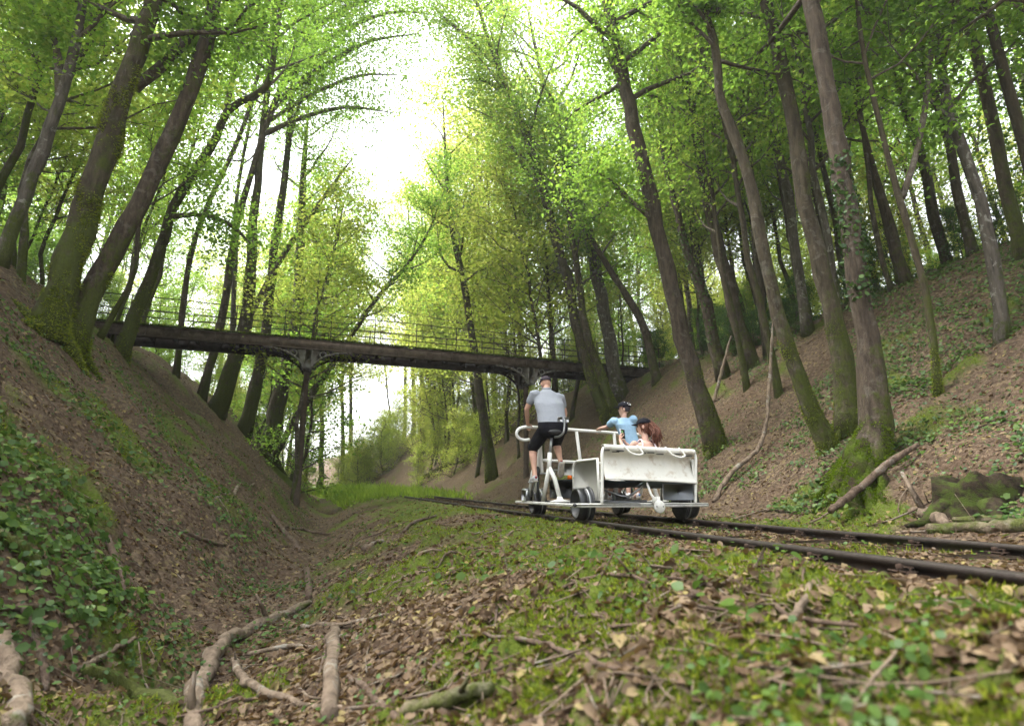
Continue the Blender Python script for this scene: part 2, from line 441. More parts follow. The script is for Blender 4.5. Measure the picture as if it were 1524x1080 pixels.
def mat_ground():
    m = NT('forest_soil'); co = m.coord('Object')
    mo = m.n('Attribute', attribute_name='moss').outputs['Fac']; gr = m.n('Attribute', attribute_name='grassy').outputs['Fac']
    vo = m.n('TexVoronoi'); vo.inputs['Scale'].default_value = 17; m.l(co, vo.inputs['Vector'])
    lv = m.ramp(m.math('MULTIPLY', vo.outputs['Color'], 1.0), [(0, (.026, .018, .013)), (.3, (.070, .047, .032)), (.55, (.135, .095, .065)), (.75, (.21, .155, .105)), (.9, (.25, .21, .08)), (1, (.16, .08, .04))])
    vo2 = m.n('TexVoronoi'); vo2.inputs['Scale'].default_value = 55; m.l(co, vo2.inputs['Vector'])
    lv2 = m.ramp(vo2.outputs['Color'], [(0, (.022, .015, .011)), (.5, (.09, .062, .042)), (1, (.19, .14, .10))])
    c = m.mix(.45, lv, lv2)
    c = m.mix(m.ramp(m.noise(.8, 5, .6, co), [(.35, (0, 0, 0)), (.65, (.55,) * 3)]), c, m.mix(m.noise(9, 4, .6, co), (.045, .028, .018), (.12, .075, .05)))
    mc = m.mix(m.noise(30, 4, .65, co), (.030, .050, .006), (.13, .17, .02))
    mk = m.math('MULTIPLY', mo, m.ramp(m.noise(14, 4, .7, co), [(.30, (0, 0, 0)), (.5, (1, 1, 1))]))
    c = m.mix(mk, c, mc)
    c = m.mix(gr, c, m.mix(m.noise(9, 4, .7, co), (.07, .13, .02), (.19, .26, .05)))
    h = m.math('ADD', m.noise(22, 6, .7, co), m.math('MULTIPLY', vo.outputs['Distance'], -.6))
    return m.out(m.pbr(c, .95, 0, m.bump(h, .9, .05), .15))
M['ground'] = mat_ground()

# ------------------------------------------------------------------ the ground: one sheet, fine near the camera
def build_ground():
    front = np.concatenate([np.linspace(-50, 50, 430), np.linspace(50, 310, 131)[1:-1]])
    th = np.radians(front); na = len(th)
    rr = np.exp(np.linspace(math.log(.30), math.log(320), 400)); nr = len(rr)
    RR, TT = np.meshgrid(rr, th, indexing='ij')
    X = RR * np.sin(TT); Y = RR * np.cos(TT); Z = H(X, Y)
    V = np.stack([X, Y, Z], -1).reshape(-1, 3)
    i = np.arange(nr - 1)[:, None] * na; a = np.arange(na)[None]; b = (a + 1) % na
    q = np.stack([i + a, i + b, i + na + b, i + na + a], -1).reshape(-1, 4)[:, ::-1]
    c = np.array([[0, 0, H(0., 0.)]]); ci = len(V)
    t = np.stack([np.full(na, ci), np.arange(na), (np.arange(na) + 1) % na], 1)[:, ::-1]
    mb = MB(); mb.add(np.concatenate([V, c]), q, t)
    g = mb.obj('ground', M['ground']); kind(g, 'structure')
    P = np.concatenate([V, c]); s, n = sn(P[:, 0], P[:, 1])
    for nm, val in (('moss', mossmask(P[:, 0], P[:, 1])), ('grassy', np.clip((s - 20) / 9, 0, 1) * np.clip(1.5 - np.abs(n - .3) / 2.4, 0, 1) * .95)):
        at = g.data.attributes.new(nm, 'FLOAT', 'POINT'); at.data.foreach_set('value', val.astype(np.float32))
build_ground()

# ------------------------------------------------------------------ track
def rail(off, label):
    t = np.arange(-14, 64, .5); P = trackpt(t, off)
    prof = [(-.036, 0), (-.036, -.028), (-.010, -.038), (-.010, -.105), (-.062, -.120), (-.062, -.138), (.062, -.138), (.062, -.120), (.010, -.105), (.010, -.038), (.036, -.028), (.036, 0), (.028, .005), (-.028, .005)]
    k = len(prof); V = []
    T = np.gradient(P, axis=0); T /= np.linalg.norm(T, axis=1)[:, None]; Rr = np.stack([T[:, 1], -T[:, 0], 0 * T[:, 0]], 1)
    for a, z in prof: V.append(P + Rr * a + np.array([0, 0, z - .005]))
    V = np.stack(V, 1).reshape(-1, 3); i = np.arange(len(t) - 1)[:, None] * k; a = np.arange(k)[None]; b = (a + 1) % k
    q = np.stack([i + a, i + b, i + k + b, i + k + a], -1).reshape(-1, 4)
    o = MB().add(V, q).obj('rail', M['rail_steel'], smooth=False)
    tag(o, label, 'rail', 'rails of the single track')
    ch = None
    for tt in np.arange(-7.2, 16, .62):
        p = trackpt(np.array([tt]), off)[0]
        if ch is None:
            mb = MB()
            for sgn in (-1, 1):
                mb.box((sgn * .075, 0, -.060), (.075, .12, .03), bev=.006); mb.box((sgn * .050, 0, -.048), (.03, .07, .04), bev=.006)
                mb.lathe([(0, .0), (0, .018), (.03, .018), (.035, .0)], (sgn * .09, 0, -.050), 'z', 6)
            me = mb.mesh('rail_chair', M['rail_rust'], False)
        c = link('rail_chair', me, o, p); c.rotation_euler = (0, 0, PHI + TK * tt); ch = c
    return o
rail(0.0, 'near dark steel rail carrying the left wheels of the white rail cart')
rail(GAUGE, 'far dark steel rail carrying the right wheels of the white rail cart')
sl_me = None
for tt in np.arange(-7.2, 24, .62):
    p = trackpt(np.array([tt]), GAUGE / 2)[0]
    if sl_me is None:
        mb = MB(); mb.box((0, 0, -.113), (2.35, .22, .09), bev=.01); sl_me = mb.mesh('sleeper', M['sleeper_wood'], False)
    o = link('sleeper', sl_me, None, p); o.rotation_euler = (0, 0, PHI + TK * tt)
    tag(o, 'dark wooden sleeper half buried in leaf litter under the rails', 'sleeper', 'sleepers under the track')

# ------------------------------------------------------------------ footbridge across the cutting
def build_bridge():
    D0 = 22.0
    P0 = W(460, 505, D0); dirv = None
    # direction: level line seen through the two pixels
    zt_ = P0[2]; r = ray(975, 550); P1 = CAM + r * ((zt_ - CAMH) / r[2]); r = ray(150, 478); PL = CAM + r * ((zt_ - CAMH) / r[2])
    d = P1 - PL; L = np.linalg.norm(d); d = d / L; nrm = np.array([-d[1], d[0], 0]); yaw = math.atan2(d[1], d[0])
    root = empty('footbridge', PL, yaw)
    tag(root, 'old iron footbridge with thin railings crossing high over the railway cutting', 'bridge')
    a0, a1 = -1.2, L + .6; wd = 1.75
    def to_l(u, v):   # pixel on the front face -> distance along
        r = ray(u, v); Nn = nrm; t = ((PL - CAM) @ Nn) / (r @ Nn); return (CAM + r * t - PL) @ d, (CAM + r * t - PL)[2]
    xp = [to_l(458, 540)[0], to_l(790, 560)[0]]
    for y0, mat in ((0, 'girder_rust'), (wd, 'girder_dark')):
        g = MB()
        g.box(((a0 + a1) / 2, y0, -.045), (a1 - a0, .20, .03)); g.box(((a0 + a1) / 2, y0, -.40), (a1 - a0, .20, .03)); g.box(((a0 + a1) / 2, y0, -.2225), (a1 - a0, .03, .325))
        o = g.obj('girder', M[mat], root, False)
        st = MB()
        for x in np.arange(a0 + .3, a1, 1.15): st.box((x, y0 - .05, -.2225), (.035, .068, .32)); st.box((x, y0 + .05, -.2225), (.035, .068, .32))
        st.obj('stiffener', M[mat], o, False)['kind'] = 'stuff'
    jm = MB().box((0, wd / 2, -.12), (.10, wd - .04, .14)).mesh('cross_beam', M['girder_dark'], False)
    for x in np.arange(a0 + .2, a1, .78): link('cross_beam', jm, root, (x, 0, 0))
    rg = np.random.default_rng(4); pms = []
    for k in range(4): pms.append(MB().box((0, wd / 2, 0), (.185 + .006 * k, wd + .24 + .02 * k, .045), bev=.004).mesh('plank', M['deck_wood'], False))
    for i, x in enumerate(np.arange(a0, a1, .205)):
        if rg.random() < .04: continue
        o = link('plank', pms[i % 4], root, (x, rg.normal() * .015, .0 + rg.random() * .012)); o.rotation_euler = (0, 0, rg.normal() * .012)
    mo = MB(); k = 2600
    px = rg.uniform(a0, a1, k); py = rg.normal(0, .10, k) - .03; hh = .03 + .06 * rg.random(k) * vnoise(px * 1.5, py * 0, 5)
    base = np.stack([px, py, .02 + 0 * px], 1); tip = base + np.stack([rg.normal(0, .02, k), rg.normal(-.03, .02, k), hh], 1); sd_ = np.stack([.02 + 0 * px, rg.normal(0, .01, k), 0 * px], 1)
    V = np.stack([base - sd_, base + sd_, tip], 1).reshape(-1, 3); mo.add(V, None, np.arange(3 * k).reshape(-1, 3))
    kind(mo.obj('moss', M['moss'], root), 'stuff')
    # railings
    for y0 in (-.02, wd + .02):
        ra = MB()
        for z, r0 in ((1.08, .018), (.80, .013), (.54, .013), (.30, .013)):
            x = np.linspace(a0 + .2, a1 - .2, 24); P = np.stack([x, 0 * x + y0, z + .012 * np.sin(x * 2.1 + z * 9)], 1)
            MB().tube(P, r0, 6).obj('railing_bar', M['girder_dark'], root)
        pm = MB().tube([(0, y0, -.05), (0, y0, 1.1)], .02, 6).mesh('railing_post', M['girder_dark'])
        for x in np.arange(a0 + .3, a1, 1.75): link('railing_post', pm, root, (x, 0, 0))
    # piers: slim column, flared head, curved brackets and rings
    for k, x in enumerate(xp):
        wp = PL + d * x + nrm * (wd / 2); zb = H(wp[0], wp[1], False) - PL[2] - .5
        pier = empty('pier'); pier.parent = root; pier.location = (x, wd / 2 - .25, 0)
        c = MB(); c.lathe([(zb, .14), (zb + .9, .14), (zb + .95, .12), (-1.35, .11), (-1.30, .15), (-1.22, .15), (-1.18, .12), (-1.0, .12)], (0, 0, 0), 'z', 20)
        c.obj('column', M['column_rust'], pier)
        h = MB(); yy = -(wd / 2 - .25)
        # front plate: trapezoid with central rib
        def plate(pts, y, th):
            n = len(pts); V = np.array([[a, y - th / 2, b] for a, b in pts] + [[a, y + th / 2, b] for a, b in pts])
            q = [[i, (i + 1) % n, (i + 1) % n + n, i + n] for i in range(n)]
            t = [[0, i, i + 1] for i in range(1, n - 1)] + [[n, n + i + 1, n + i] for i in range(1, n - 1)]
            h.add(V, q, t)
        for y in (yy, -yy + .0):
            plate([(-.13, -1.2), (.13, -1.2), (.26, -.95), (.42, -.44), (-.42, -.44), (-.26, -.95)], y, .03)
            h.box((0, y - .045, -.80), (.26, .05, .76), bev=.008); h.box((-.13, y - .05, -.80), (.03, .07, .76)); h.box((.13, y - .05, -.80), (.03, .07, .76))
        h.beam((0, yy, -1.12), (0, -yy, -1.12), .2, .14); h.beam((0, yy, -.5), (0, -yy, -.5), .2, .12)
        h.obj('pier_head', M['iron_grey'], pier, False)
        for y in (yy, -yy):
            for sg in (-1, 1):
                b = MB(); t = np.linspace(0, 1, 12)
                P = np.stack([sg * (.14 + 1.55 * t ** 1.35), 0 * t + y, -1.18 + .74 * (1 - (1 - t) ** 2.2)], 1)
                for i in range(11): b.beam(P[i], P[i + 1], .12, .07, 0)
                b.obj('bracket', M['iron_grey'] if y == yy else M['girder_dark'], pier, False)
            for sg in (-1, 1):
                rg_ = MB(); th = np.linspace(0, 2 * np.pi, 20)
                rg_.tube(np.stack([sg * .55 + .12 * np.cos(th), 0 * th + y, -.585 + .12 * np.sin(th)], 1), .03, 8, False)
                rg_.obj('ring', M['iron_grey'], pier)
    # stone abutments
    for x, lab in ((a0 + .1, 'weathered stone abutment at the bridge end behind the mossy trees'), (a1 - .2, 'mossy stone abutment at the bridge end on the brown leafy bank')):
        c = PL + d * x + nrm * (wd / 2)
        ab = empty('abutment', (c[0], c[1], PL[2] - .42), yaw); tag(ab, lab, 'abutment', 'stone abutments of the footbridge')
        for row in range(4):
            for col_ in range(4):
                b = MB(); w = .66; dd = rg.uniform(-.03, .03, 3)
                b.box((rg.uniform(-.1, .1), -1.15 + col_ * w + (row % 2) * .18 + .15, -.17 - row * .30), (1.25 + dd[0], w - .03 + dd[1] * .3, .28), bev=.03)
                b.obj('stone', M['stone'], ab, False)
    return
build_bridge()

# ------------------------------------------------------------------ trees
def leaves(rng, C, nper, R, size, flat=.35, tilt=.55, drop=.0):
    """C: (S,3) spray centres -> leaf quads (folded rhombs)"""
    S = len(C); N = S * nper
    nrm = rng.normal(size=(S, 3)) * .38 + np.array([0, 0, 1]); nrm /= np.linalg.norm(nrm, axis=1)[:, None]
    off = rng.normal(size=(S, nper, 3)) * R * .55
    off -= nrm[:, None] * ((off * nrm[:, None]).sum(-1, keepdims=True)) * (1 - flat)
    P = (C[:, None] + off).reshape(N, 3)
    n = (np.repeat(nrm, nper, 0) + rng.normal(size=(N, 3)) * tilt); n /= np.linalg.norm(n, axis=1)[:, None]
    d = rng.normal(size=(N, 3)); d[:, 2] -= drop; d -= n * (d * n).sum(1)[:, None]; d /= np.linalg.norm(d, axis=1)[:, None]
    w = np.cross(n, d); L = size * rng.uniform(.65, 1.25, N)[:, None]
    V = np.stack([P - d * L * .5, P + w * L * .36 + n * L * .10 - d * L * .05, P + d * L * .55 - n * L * .08, P - w * L * .36 + n * L * .10 - d * L * .05], 1)
    i = np.arange(N)[:, None] * 4
    t = np.concatenate([i + np.array([[0, 1, 2]]), i + np.array([[0, 2, 3]])])
    return V.reshape(-1, 3), t

def grow(rng, tp, tr, start=.45, nl=16, ll=3.0, up=.55, sub=5, sprays=3, nper=26, size=.10, R=.45, bias=None, sides=5, flatf=.35):
    """limbs and leaf sprays for a trunk polyline tp (n,3) with radii tr"""
    wood = MB(); C = []
    n = len(tp)
    for k in range(nl):
        f = start + (1 - start) * ((k + rng.random()) / nl); i = min(int(f * (n - 1)), n - 2); o = tp[i] + (tp[i + 1] - tp[i]) * (f * (n - 1) - i)
        a = k * 2.399 + rng.normal() * .5
        out = np.array([math.cos(a), math.sin(a), 0])
        if bias is not None: out = out + bias; out /= np.linalg.norm(out)
        Ln = ll * rng.uniform(.6, 1.2) * (1 - .45 * (f - start) / (1 - start + 1e-6)); e = up + rng.normal() * .18
        m = 7; P = [o]; dv = out * math.cos(e) + np.array([0, 0, math.sin(e)])
        for j in range(m - 1):
            dv = dv + rng.normal(size=3) * .16 + np.array([0, 0, .05]); dv /= np.linalg.norm(dv); P.append(P[-1] + dv * Ln / (m - 1))
        P = np.array(P); r0 = min(tr[i] * .55, .02 + .018 * Ln); rad = np.linspace(r0, .006, m); wood.tube(P, rad, sides, False)
        for j in range(sub):
            g = rng.uniform(.25, .98); jj = min(int(g * (m - 1)), m - 2); q0 = P[jj] + (P[jj + 1] - P[jj]) * (g * (m - 1) - jj)
            dd = (P[jj + 1] - P[jj]); dd = dd / np.linalg.norm(dd) + rng.normal(size=3) * .75 * np.array([1, 1, .5]); dd /= np.linalg.norm(dd)
            sl_ = Ln * rng.uniform(.25, .5); q = q0 + dd * sl_ * .5 + rng.normal(size=3) * .06; q2 = q + dd * sl_ * .5 + np.array([0, 0, rng.normal() * .12])
            wood.tube(np.array([q0, q, q2]), np.array([.012, .008, .004]), 3, False)
            for h in range(sprays): C.append(q0 + (q2 - q0) * rng.uniform(.3, 1.15) + rng.normal(size=3) * .14)
    C = np.array(C); V, t = leaves(rng, C, nper, R, size, flatf)
    cr = MB(); cr.add(V, None, t)
    return wood, cr

def make_trunk(rng, P, r, sides=14, flare=1.7, roots=True, bump=.05):
    """P (n,3) dense, r (n); root flare at the bottom"""
    mb = MB(); r = r.copy(); n = len(P)
    d = np.r_[0, np.cumsum(np.linalg.norm(np.diff(P, axis=0), axis=1))]
    r = r * (1 + (flare - 1) * np.exp(-d / (r[0] * 1.6)))
    r = r * (1 + .05 * np.sin(d * 3.1 + rng.random() * 6)) 
    mb.tube(P, r, sides, True, bump, rng)
    if roots:
        for k in range(4):
            a = k * 1.57 + rng.random() * .8; R0 = r[0] * .8; pts = []
            for s_ in np.linspace(0, 1, 5):
                x = P[0] + np.array([math.cos(a), math.sin(a), 0]) * (R0 * .35 + s_ * R0 * 2.2)
                z = H(x[0], x[1], False); pts.append([x[0], x[1], max(P[0][2] + R0 * 1.0, z) * (1 - s_) ** 2 + (z - .03 - .06 * s_) * (1 - (1 - s_) ** 2)])
            mb.tube(np.array(pts), np.linspace(R0 * .42, R0 * .07, 5), 7, True, .10, rng)
    return mb

TREES = []
def tree(label, px, mat='bark_brown', leafmat='leaf', D=None, grow_top=5.0, start=.42, nl=20, ll=3.0, dlean=0.0, limbs=(), name='tree', group=None, bias=None, nper=24, seed=None, size=.10, buttress=1.3, sides=14, base=None, sink=.35):
    """px: [(u,v,width px)...] from the base up; base lies on the ground unless D is given"""
    rng = np.random.default_rng(seed if seed is not None else abs(hash_(label)) % 99991)
    u0, v0, w0 = px[0]
    g = G(u0, v0) if D is None else W(u0, v0, D)
    if D is not None: g = np.array([g[0], g[1], H(g[0], g[1], False)])
    else: D = g[1]
    P = [g]; rr = []
    for k, (u, v, w) in enumerate(px):
        dd = D + dlean * k / max(1, len(px) - 1) * D
        p = W(u, v, dd); zc = zdep(p)
        if k: P.append(p)
        rr.append(w / FPX * zc / 2 * .80 * D / math.hypot(p[0], D))
    P = np.array(P)
    # go on above the frame
    dv = P[-1] - P[-2]; dv = dv / np.linalg.norm(dv); dv = dv * .8 + np.array([0, 0, .5]); dv /= np.linalg.norm(dv)
    if grow_top > 0:
        P = np.concatenate([P, [P[-1] + dv * grow_top * .5, P[-1] + dv * grow_top]]); rr += [rr[-1] * .6, .02]
    b0 = P[0].copy(); gz = H(b0[0], b0[1], False)
    dn = (P[0] - P[1]); dn /= np.linalg.norm(dn)
    P[0] = P[0] + dn * (.12 + sink * rr[0]); 
    Q = smoothcurve(np.c_[P, rr], max(22, 3 * len(P)), .0); Pd, rd = Q[:, :3], np.maximum(Q[:, 3], .012)
    Pd[1:-1] += rng.normal(size=(len(Pd) - 2, 3)) * rd[1:-1, None] * .12
    o3 = b0
    root = empty(name, o3); tag(root, label, 'tree', group)
    make_trunk(rng, Pd, rd, sides, buttress, w0 >= 38).obj('trunk', M[mat], root)
    root.children[0].data.transform(Matrix.Translation(-Vector(o3)))
    tp, tr = Pd, rd
    fs = min(1.9, max(1.0, D / 11)); wood, cr = grow(rng, tp, tr, start, nl, ll * fs, .5, 5, 3, int(nper * (1 + .5 * (fs - 1))), size * (1 + .35 * (fs - 1)), .45 * fs, bias=bias)
    for lm in limbs:
        L = []
        for (u, v, w) in lm[1:] if isinstance(lm[0], (int, float)) and not isinstance(lm[0], tuple) else lm:
            p = W(u, v, D); L.append([*p, w / FPX * zdep(p) / 2])
        L[-1][3] *= .3; L = smoothcurve(np.array(L), 14)
        wood.tube(L[:, :3], np.maximum(L[:, 3], .006), 8, True, .05, rng)
        C = L[4:, :3].repeat(10, 0) + rng.normal(size=(100, 3)) * .34 * fs
        V, t = leaves(rng, C, nper, .45 * fs, size * (1 + .35 * (fs - 1)), .35); cr.add(V, None, t)
    for mb, nm, mt in ((wood, 'limbs', M['branch']), (cr, 'crown', M[leafmat])):
        mb.v = [v - o3 for v in mb.v]; o = mb.obj(nm, mt, root); o['kind'] = 'stuff'
    TREES.append((g, D)); return root
def hash_(s):
    h = 7
    for c in s: h = (h * 31 + ord(c)) & 0xffffff
    return h

LB = np.array([.6, -.2, 0]); RB = np.array([-.6, -.2, 0])
# left bank
tree('slim pale-spotted tree leaning at the far left edge, beyond the big mossy pair', [(0, 395, 34), (22, 330, 30), (62, 225, 28), (92, 140, 24), (118, 40, 20), (126, -40, 16)], 'bark_grey', nl=12, ll=2.6, limbs=[[(90, 140, 14), (85, 80, 11), (70, 10, 8)]])
tree('thickest mossy trunk of the leaning pair on the left bank crest', [(72, 492, 72), (98, 400, 64), (128, 310, 58), (160, 210, 50), (188, 120, 44), (212, 50, 38), (238, -40, 32)], 'bark_mossy', start=.48, nl=20, ll=3.5, buttress=1.35)
tree('bare brown trunk rising right beside the thickest mossy trunk on the left bank', [(112, 490, 56), (150, 402, 46), (196, 325, 40), (240, 235, 36), (272, 165, 34), (305, 70, 30), (326, -40, 26)], 'bark_brown', D=9.9, start=.50, nl=20, ll=3.3, buttress=1.35, limbs=[[(200, 132, 16), (245, 95, 14), (290, 48, 12), (330, 30, 8)]])
tree('crooked thin tree bending over the left end of the footbridge', [(182, 512, 34), (212, 440, 26), (240, 370, 22), (256, 312, 20), (285, 262, 18), (318, 210, 17), (345, 160, 15), (392, 135, 13), (408, 70, 11), (418, 5, 9), (420, -40, 8)], 'bark_mossy', D=17.3, start=.48, nl=20, ll=2.5, limbs=[[(256, 322, 8), (300, 320, 7), (345, 336, 6), (375, 365, 5)], [(330, 190, 8), (350, 100, 7), (362, 20, 6)]])
tree('dark slanting sapling at the left foot of the footbridge', [(150, 500, 15), (172, 462, 12), (200, 405, 10), (206, 340, 9), (235, 260, 7)], 'bark_brown', start=.5, nl=9, ll=1.8, grow_top=3)
tree('slender double-bend tree between bridge railing and crooked tree', [(262, 560, 14), (272, 470, 12), (286, 370, 11), (318, 285, 10), (362, 190, 9), (388, 90, 7), (400, 0, 6)], 'bark_brown', start=.62, nl=14, ll=2.2)
tree('dark mossy trunk farthest left of the clump under the bridge', [(322, 612, 36), (346, 555, 31), (362, 500, 27), (374, 410, 22), (380, 300, 17), (396, 150, 12), (410, 0, 9)], 'bark_mossy', start=.62, nl=16, ll=2.6, limbs=[[(372, 470, 9), (420, 382, 8), (470, 310, 7), (525, 235, 5)]])
tree('straight mossy trunk second in the clump under the bridge', [(362, 640, 28), (380, 572, 24), (394, 500, 21), (408, 380, 17), (424, 260, 13), (436, 120, 9)], 'bark_mossy', D=27.5, start=.62, nl=16, ll=2.4)
tree('thick mossy trunk beside the iron bridge column', [(398, 678, 38), (408, 620, 32), (424, 556, 28), (440, 480, 22), (446, 380, 17), (452, 260, 12)], 'bark_mossy', D=30, start=.62, nl=16, ll=2.4)
tree('dark bowed trunk leaning right across the iron bridge column', [(404, 690, 14), (440, 622, 12), (478, 566, 10), (520, 503, 9), (562, 442, 8), (608, 392, 6), (640, 340, 4)], 'bark_brown', start=.48, nl=22, ll=2.1, grow_top=3)
tree('slim grey trunk just behind the footbridge left of its column', [(340, 560, 12), (345, 500, 11), (350, 400, 10), (352, 300, 8), (372, 180, 6)], 'bark_grey', D=27, start=.62, nl=14, ll=2.2)
tree('tall tree behind the bridge whose crown spreads high over the cutting', [(300, 592, 18), (328, 480, 16), (350, 350, 14), (392, 200, 12), (440, 70, 10), (476, -40, 9)], 'bark_brown', 'leaf', start=.5, nl=26, ll=3.6, bias=LB, limbs=[[(415, 150, 8), (480, 100, 7), (550, 62, 5), (625, 50, 3)], [(440, 70, 8), (500, 20, 7), (570, -5, 5), (640, -5, 3)], [(392, 200, 8), (450, 175, 6), (515, 160, 5), (585, 168, 3)], [(430, 100, 7), (510, 45, 6), (590, 18, 4), (650, 22, 2)], [(400, 180, 6), (470, 138, 5), (540, 112, 4), (600, 112, 2)]])
# right bank, from the far end to the camera
tree('mossy dark tree on the right bank left of the rider', [(732, 712, 22), (724, 650, 20), (714, 590, 17), (703, 500, 14), (688, 410, 12), (672, 335, 10), (664, 250, 7)], 'bark_mossy', 'leaf_yellow', start=.45, nl=16, ll=2.6)
tree('mossy twin trunk nearer the rider, slanting past the bridge end', [(905, 622, 24), (880, 560, 22), (862, 500, 20), (846, 425, 19), (824, 345, 17), (804, 267, 15), (786, 200, 12), (755, 140, 9), (730, 70, 7), (714, 15, 5)], 'bark_mossy', start=.38, nl=20, ll=2.7, limbs=[[(790, 235, 8), (765, 165, 8), (745, 100, 6), (728, 40, 5)], [(812, 300, 6), (775, 240, 5), (745, 190, 4), (720, 150, 3)], [(740, 100, 6), (700, 60, 5), (665, 30, 4), (640, 5, 2)], [(722, 40, 5), (700, -10, 4), (650, -40, 3)], [(755, 140, 6), (720, 120, 5), (685, 118, 3)]])
tree('mossy slanting trunk just right of the mossy twin by the bridge end', [(918, 618, 18), (894, 556, 17), (872, 490, 15), (862, 420, 13), (850, 340, 10), (842, 280, 8)], 'bark_mossy', start=.38, nl=20, ll=2.3)
tree('smooth grey-brown trunk whose foot covers the right end of the bridge', [(926, 592, 28), (912, 530, 25), (898, 455, 23), (878, 365, 21), (856, 285, 19), (842, 225, 16), (824, 165, 13), (808, 120, 10)], 'bark_grey', start=.38, nl=20, ll=2.7, limbs=[[(842, 225, 6), (800, 205, 4), (760, 205, 3)], [(850, 260, 6), (900, 270, 5), (950, 320, 4)]])
tree('thin bowed trunk behind the grey-brown trunk above the bridge end', [(976, 522, 18), (952, 474, 15), (926, 430, 13), (900, 388, 11), (878, 352, 9), (850, 320, 6)], 'bark_brown', D=24, start=.6, nl=8, ll=1.8, grow_top=2)
tree('tall brown trunk directly above the seated woman', [(1066, 668, 42), (1046, 600, 36), (1017, 505, 31), (992, 405, 29), (972, 305, 28), (948, 205, 26), (925, 105, 23), (905, 5, 20), (894, -50, 18)], 'bark_brown', start=.50, nl=20, ll=3.3, limbs=[[(935, 145, 9), (905, 80, 8), (880, 20, 6)], [(975, 330, 8), (940, 300, 7), (900, 262, 5), (850, 240, 4)]])
tree('long straight dark trunk rising from the bank top right of the tall brown trunk', [(1112, 494, 30), (1086, 430, 25), (1062, 335, 23), (1042, 235, 20), (1026, 145, 17), (1008, 50, 15), (994, -40, 13)], 'bark_brown', D=17, start=.48, nl=20, ll=3.1, limbs=[[(1032, 195, 10), (1005, 165, 9), (972, 145, 8), (930, 105, 6)], [(1030, 170, 6), (1045, 110, 6), (1055, 50, 5)]])
tree('dark leafy-stemmed trunk between the tall brown and long straight trunks', [(1072, 502, 26), (1050, 452, 22), (1026, 385, 16), (1006, 310, 13), (988, 235, 10), (982, 150, 8)], 'bark_brown', D=18, start=.4, nl=14, ll=2.2)
tree('S-bent brown trunk rising from a mossy foot on the right bank', [(1232, 672, 42), (1204, 600, 34), (1178, 540, 30), (1158, 470, 27), (1138, 380, 25), (1116, 270, 23), (1094, 205, 19), (1074, 150, 17), (1066, 80, 16), (1052, 25, 14), (1030, -20, 13)], 'bark_mossy', start=.53, nl=20, ll=2.9, limbs=[[(1072, 20, 12), (1040, 4, 10), (1010, -20, 8)]])
tree('slim trunk standing in the gap left of the S-bent trunk', [(1136, 470, 16), (1128, 400, 15), (1122, 300, 13), (1108, 180, 10), (1100, 60, 8)], 'bark_far', D=17, start=.45, nl=12, ll=2.2)
tree('pale grey trunk behind the S-bent trunk', [(1196, 445, 22), (1184, 370, 20), (1170, 280, 18), (1152, 190, 15), (1138, 90, 13), (1128, -20, 11)], 'bark_grey', D=16, start=.38, nl=20, ll=2.9)
tree('blotchy tall trunk leaning out from the left side of the mossy roots', [(1262, 640, 52), (1254, 540, 42), (1232, 440, 36), (1208, 340, 33), (1190, 250, 31), (1176, 160, 29), (1156, 70, 27), (1130, -40, 23)], 'bark_mossy', start=.56, nl=20, ll=3.3, sides=16)
tree('thickest ivy-clad trunk growing from the bright mossy roots', [(1290, 700, 86), (1300, 610, 62), (1296, 520, 48), (1278, 430, 42), (1264, 330, 40), (1248, 230, 38), (1230, 120, 36), (1208, 10, 32), (1198, -60, 28)], 'bark_brown', start=.58, nl=20, ll=3.5, sides=18, buttress=1.5)
tree('forked young tree standing alone on the right bank', [(1396, 582, 17), (1388, 500, 15), (1374, 420, 15), (1350, 335, 15), (1330, 265, 13), (1306, 170, 11), (1284, 70, 10), (1272, -30, 8)], 'bark_mossy', start=.43, nl=20, ll=2.7, limbs=[[(1342, 295, 10), (1362, 235, 9), (1378, 150, 8), (1386, 70, 7), (1384, -20, 6)]])
tree('short dark trunk behind the forked young tree', [(1342, 392, 26), (1326, 335, 21), (1306, 270, 13), (1284, 190, 10), (1262, 100, 8)], 'bark_brown', D=14, start=.45, nl=12, ll=2.4)
tree('thin pole-like tree rising between the ivy-clad trunk and the forked tree', [(1322, 400, 12), (1300, 330, 11), (1290, 240, 9), (1276, 120, 7)], 'bark_far', D=14, start=.4, nl=12, ll=2.2)

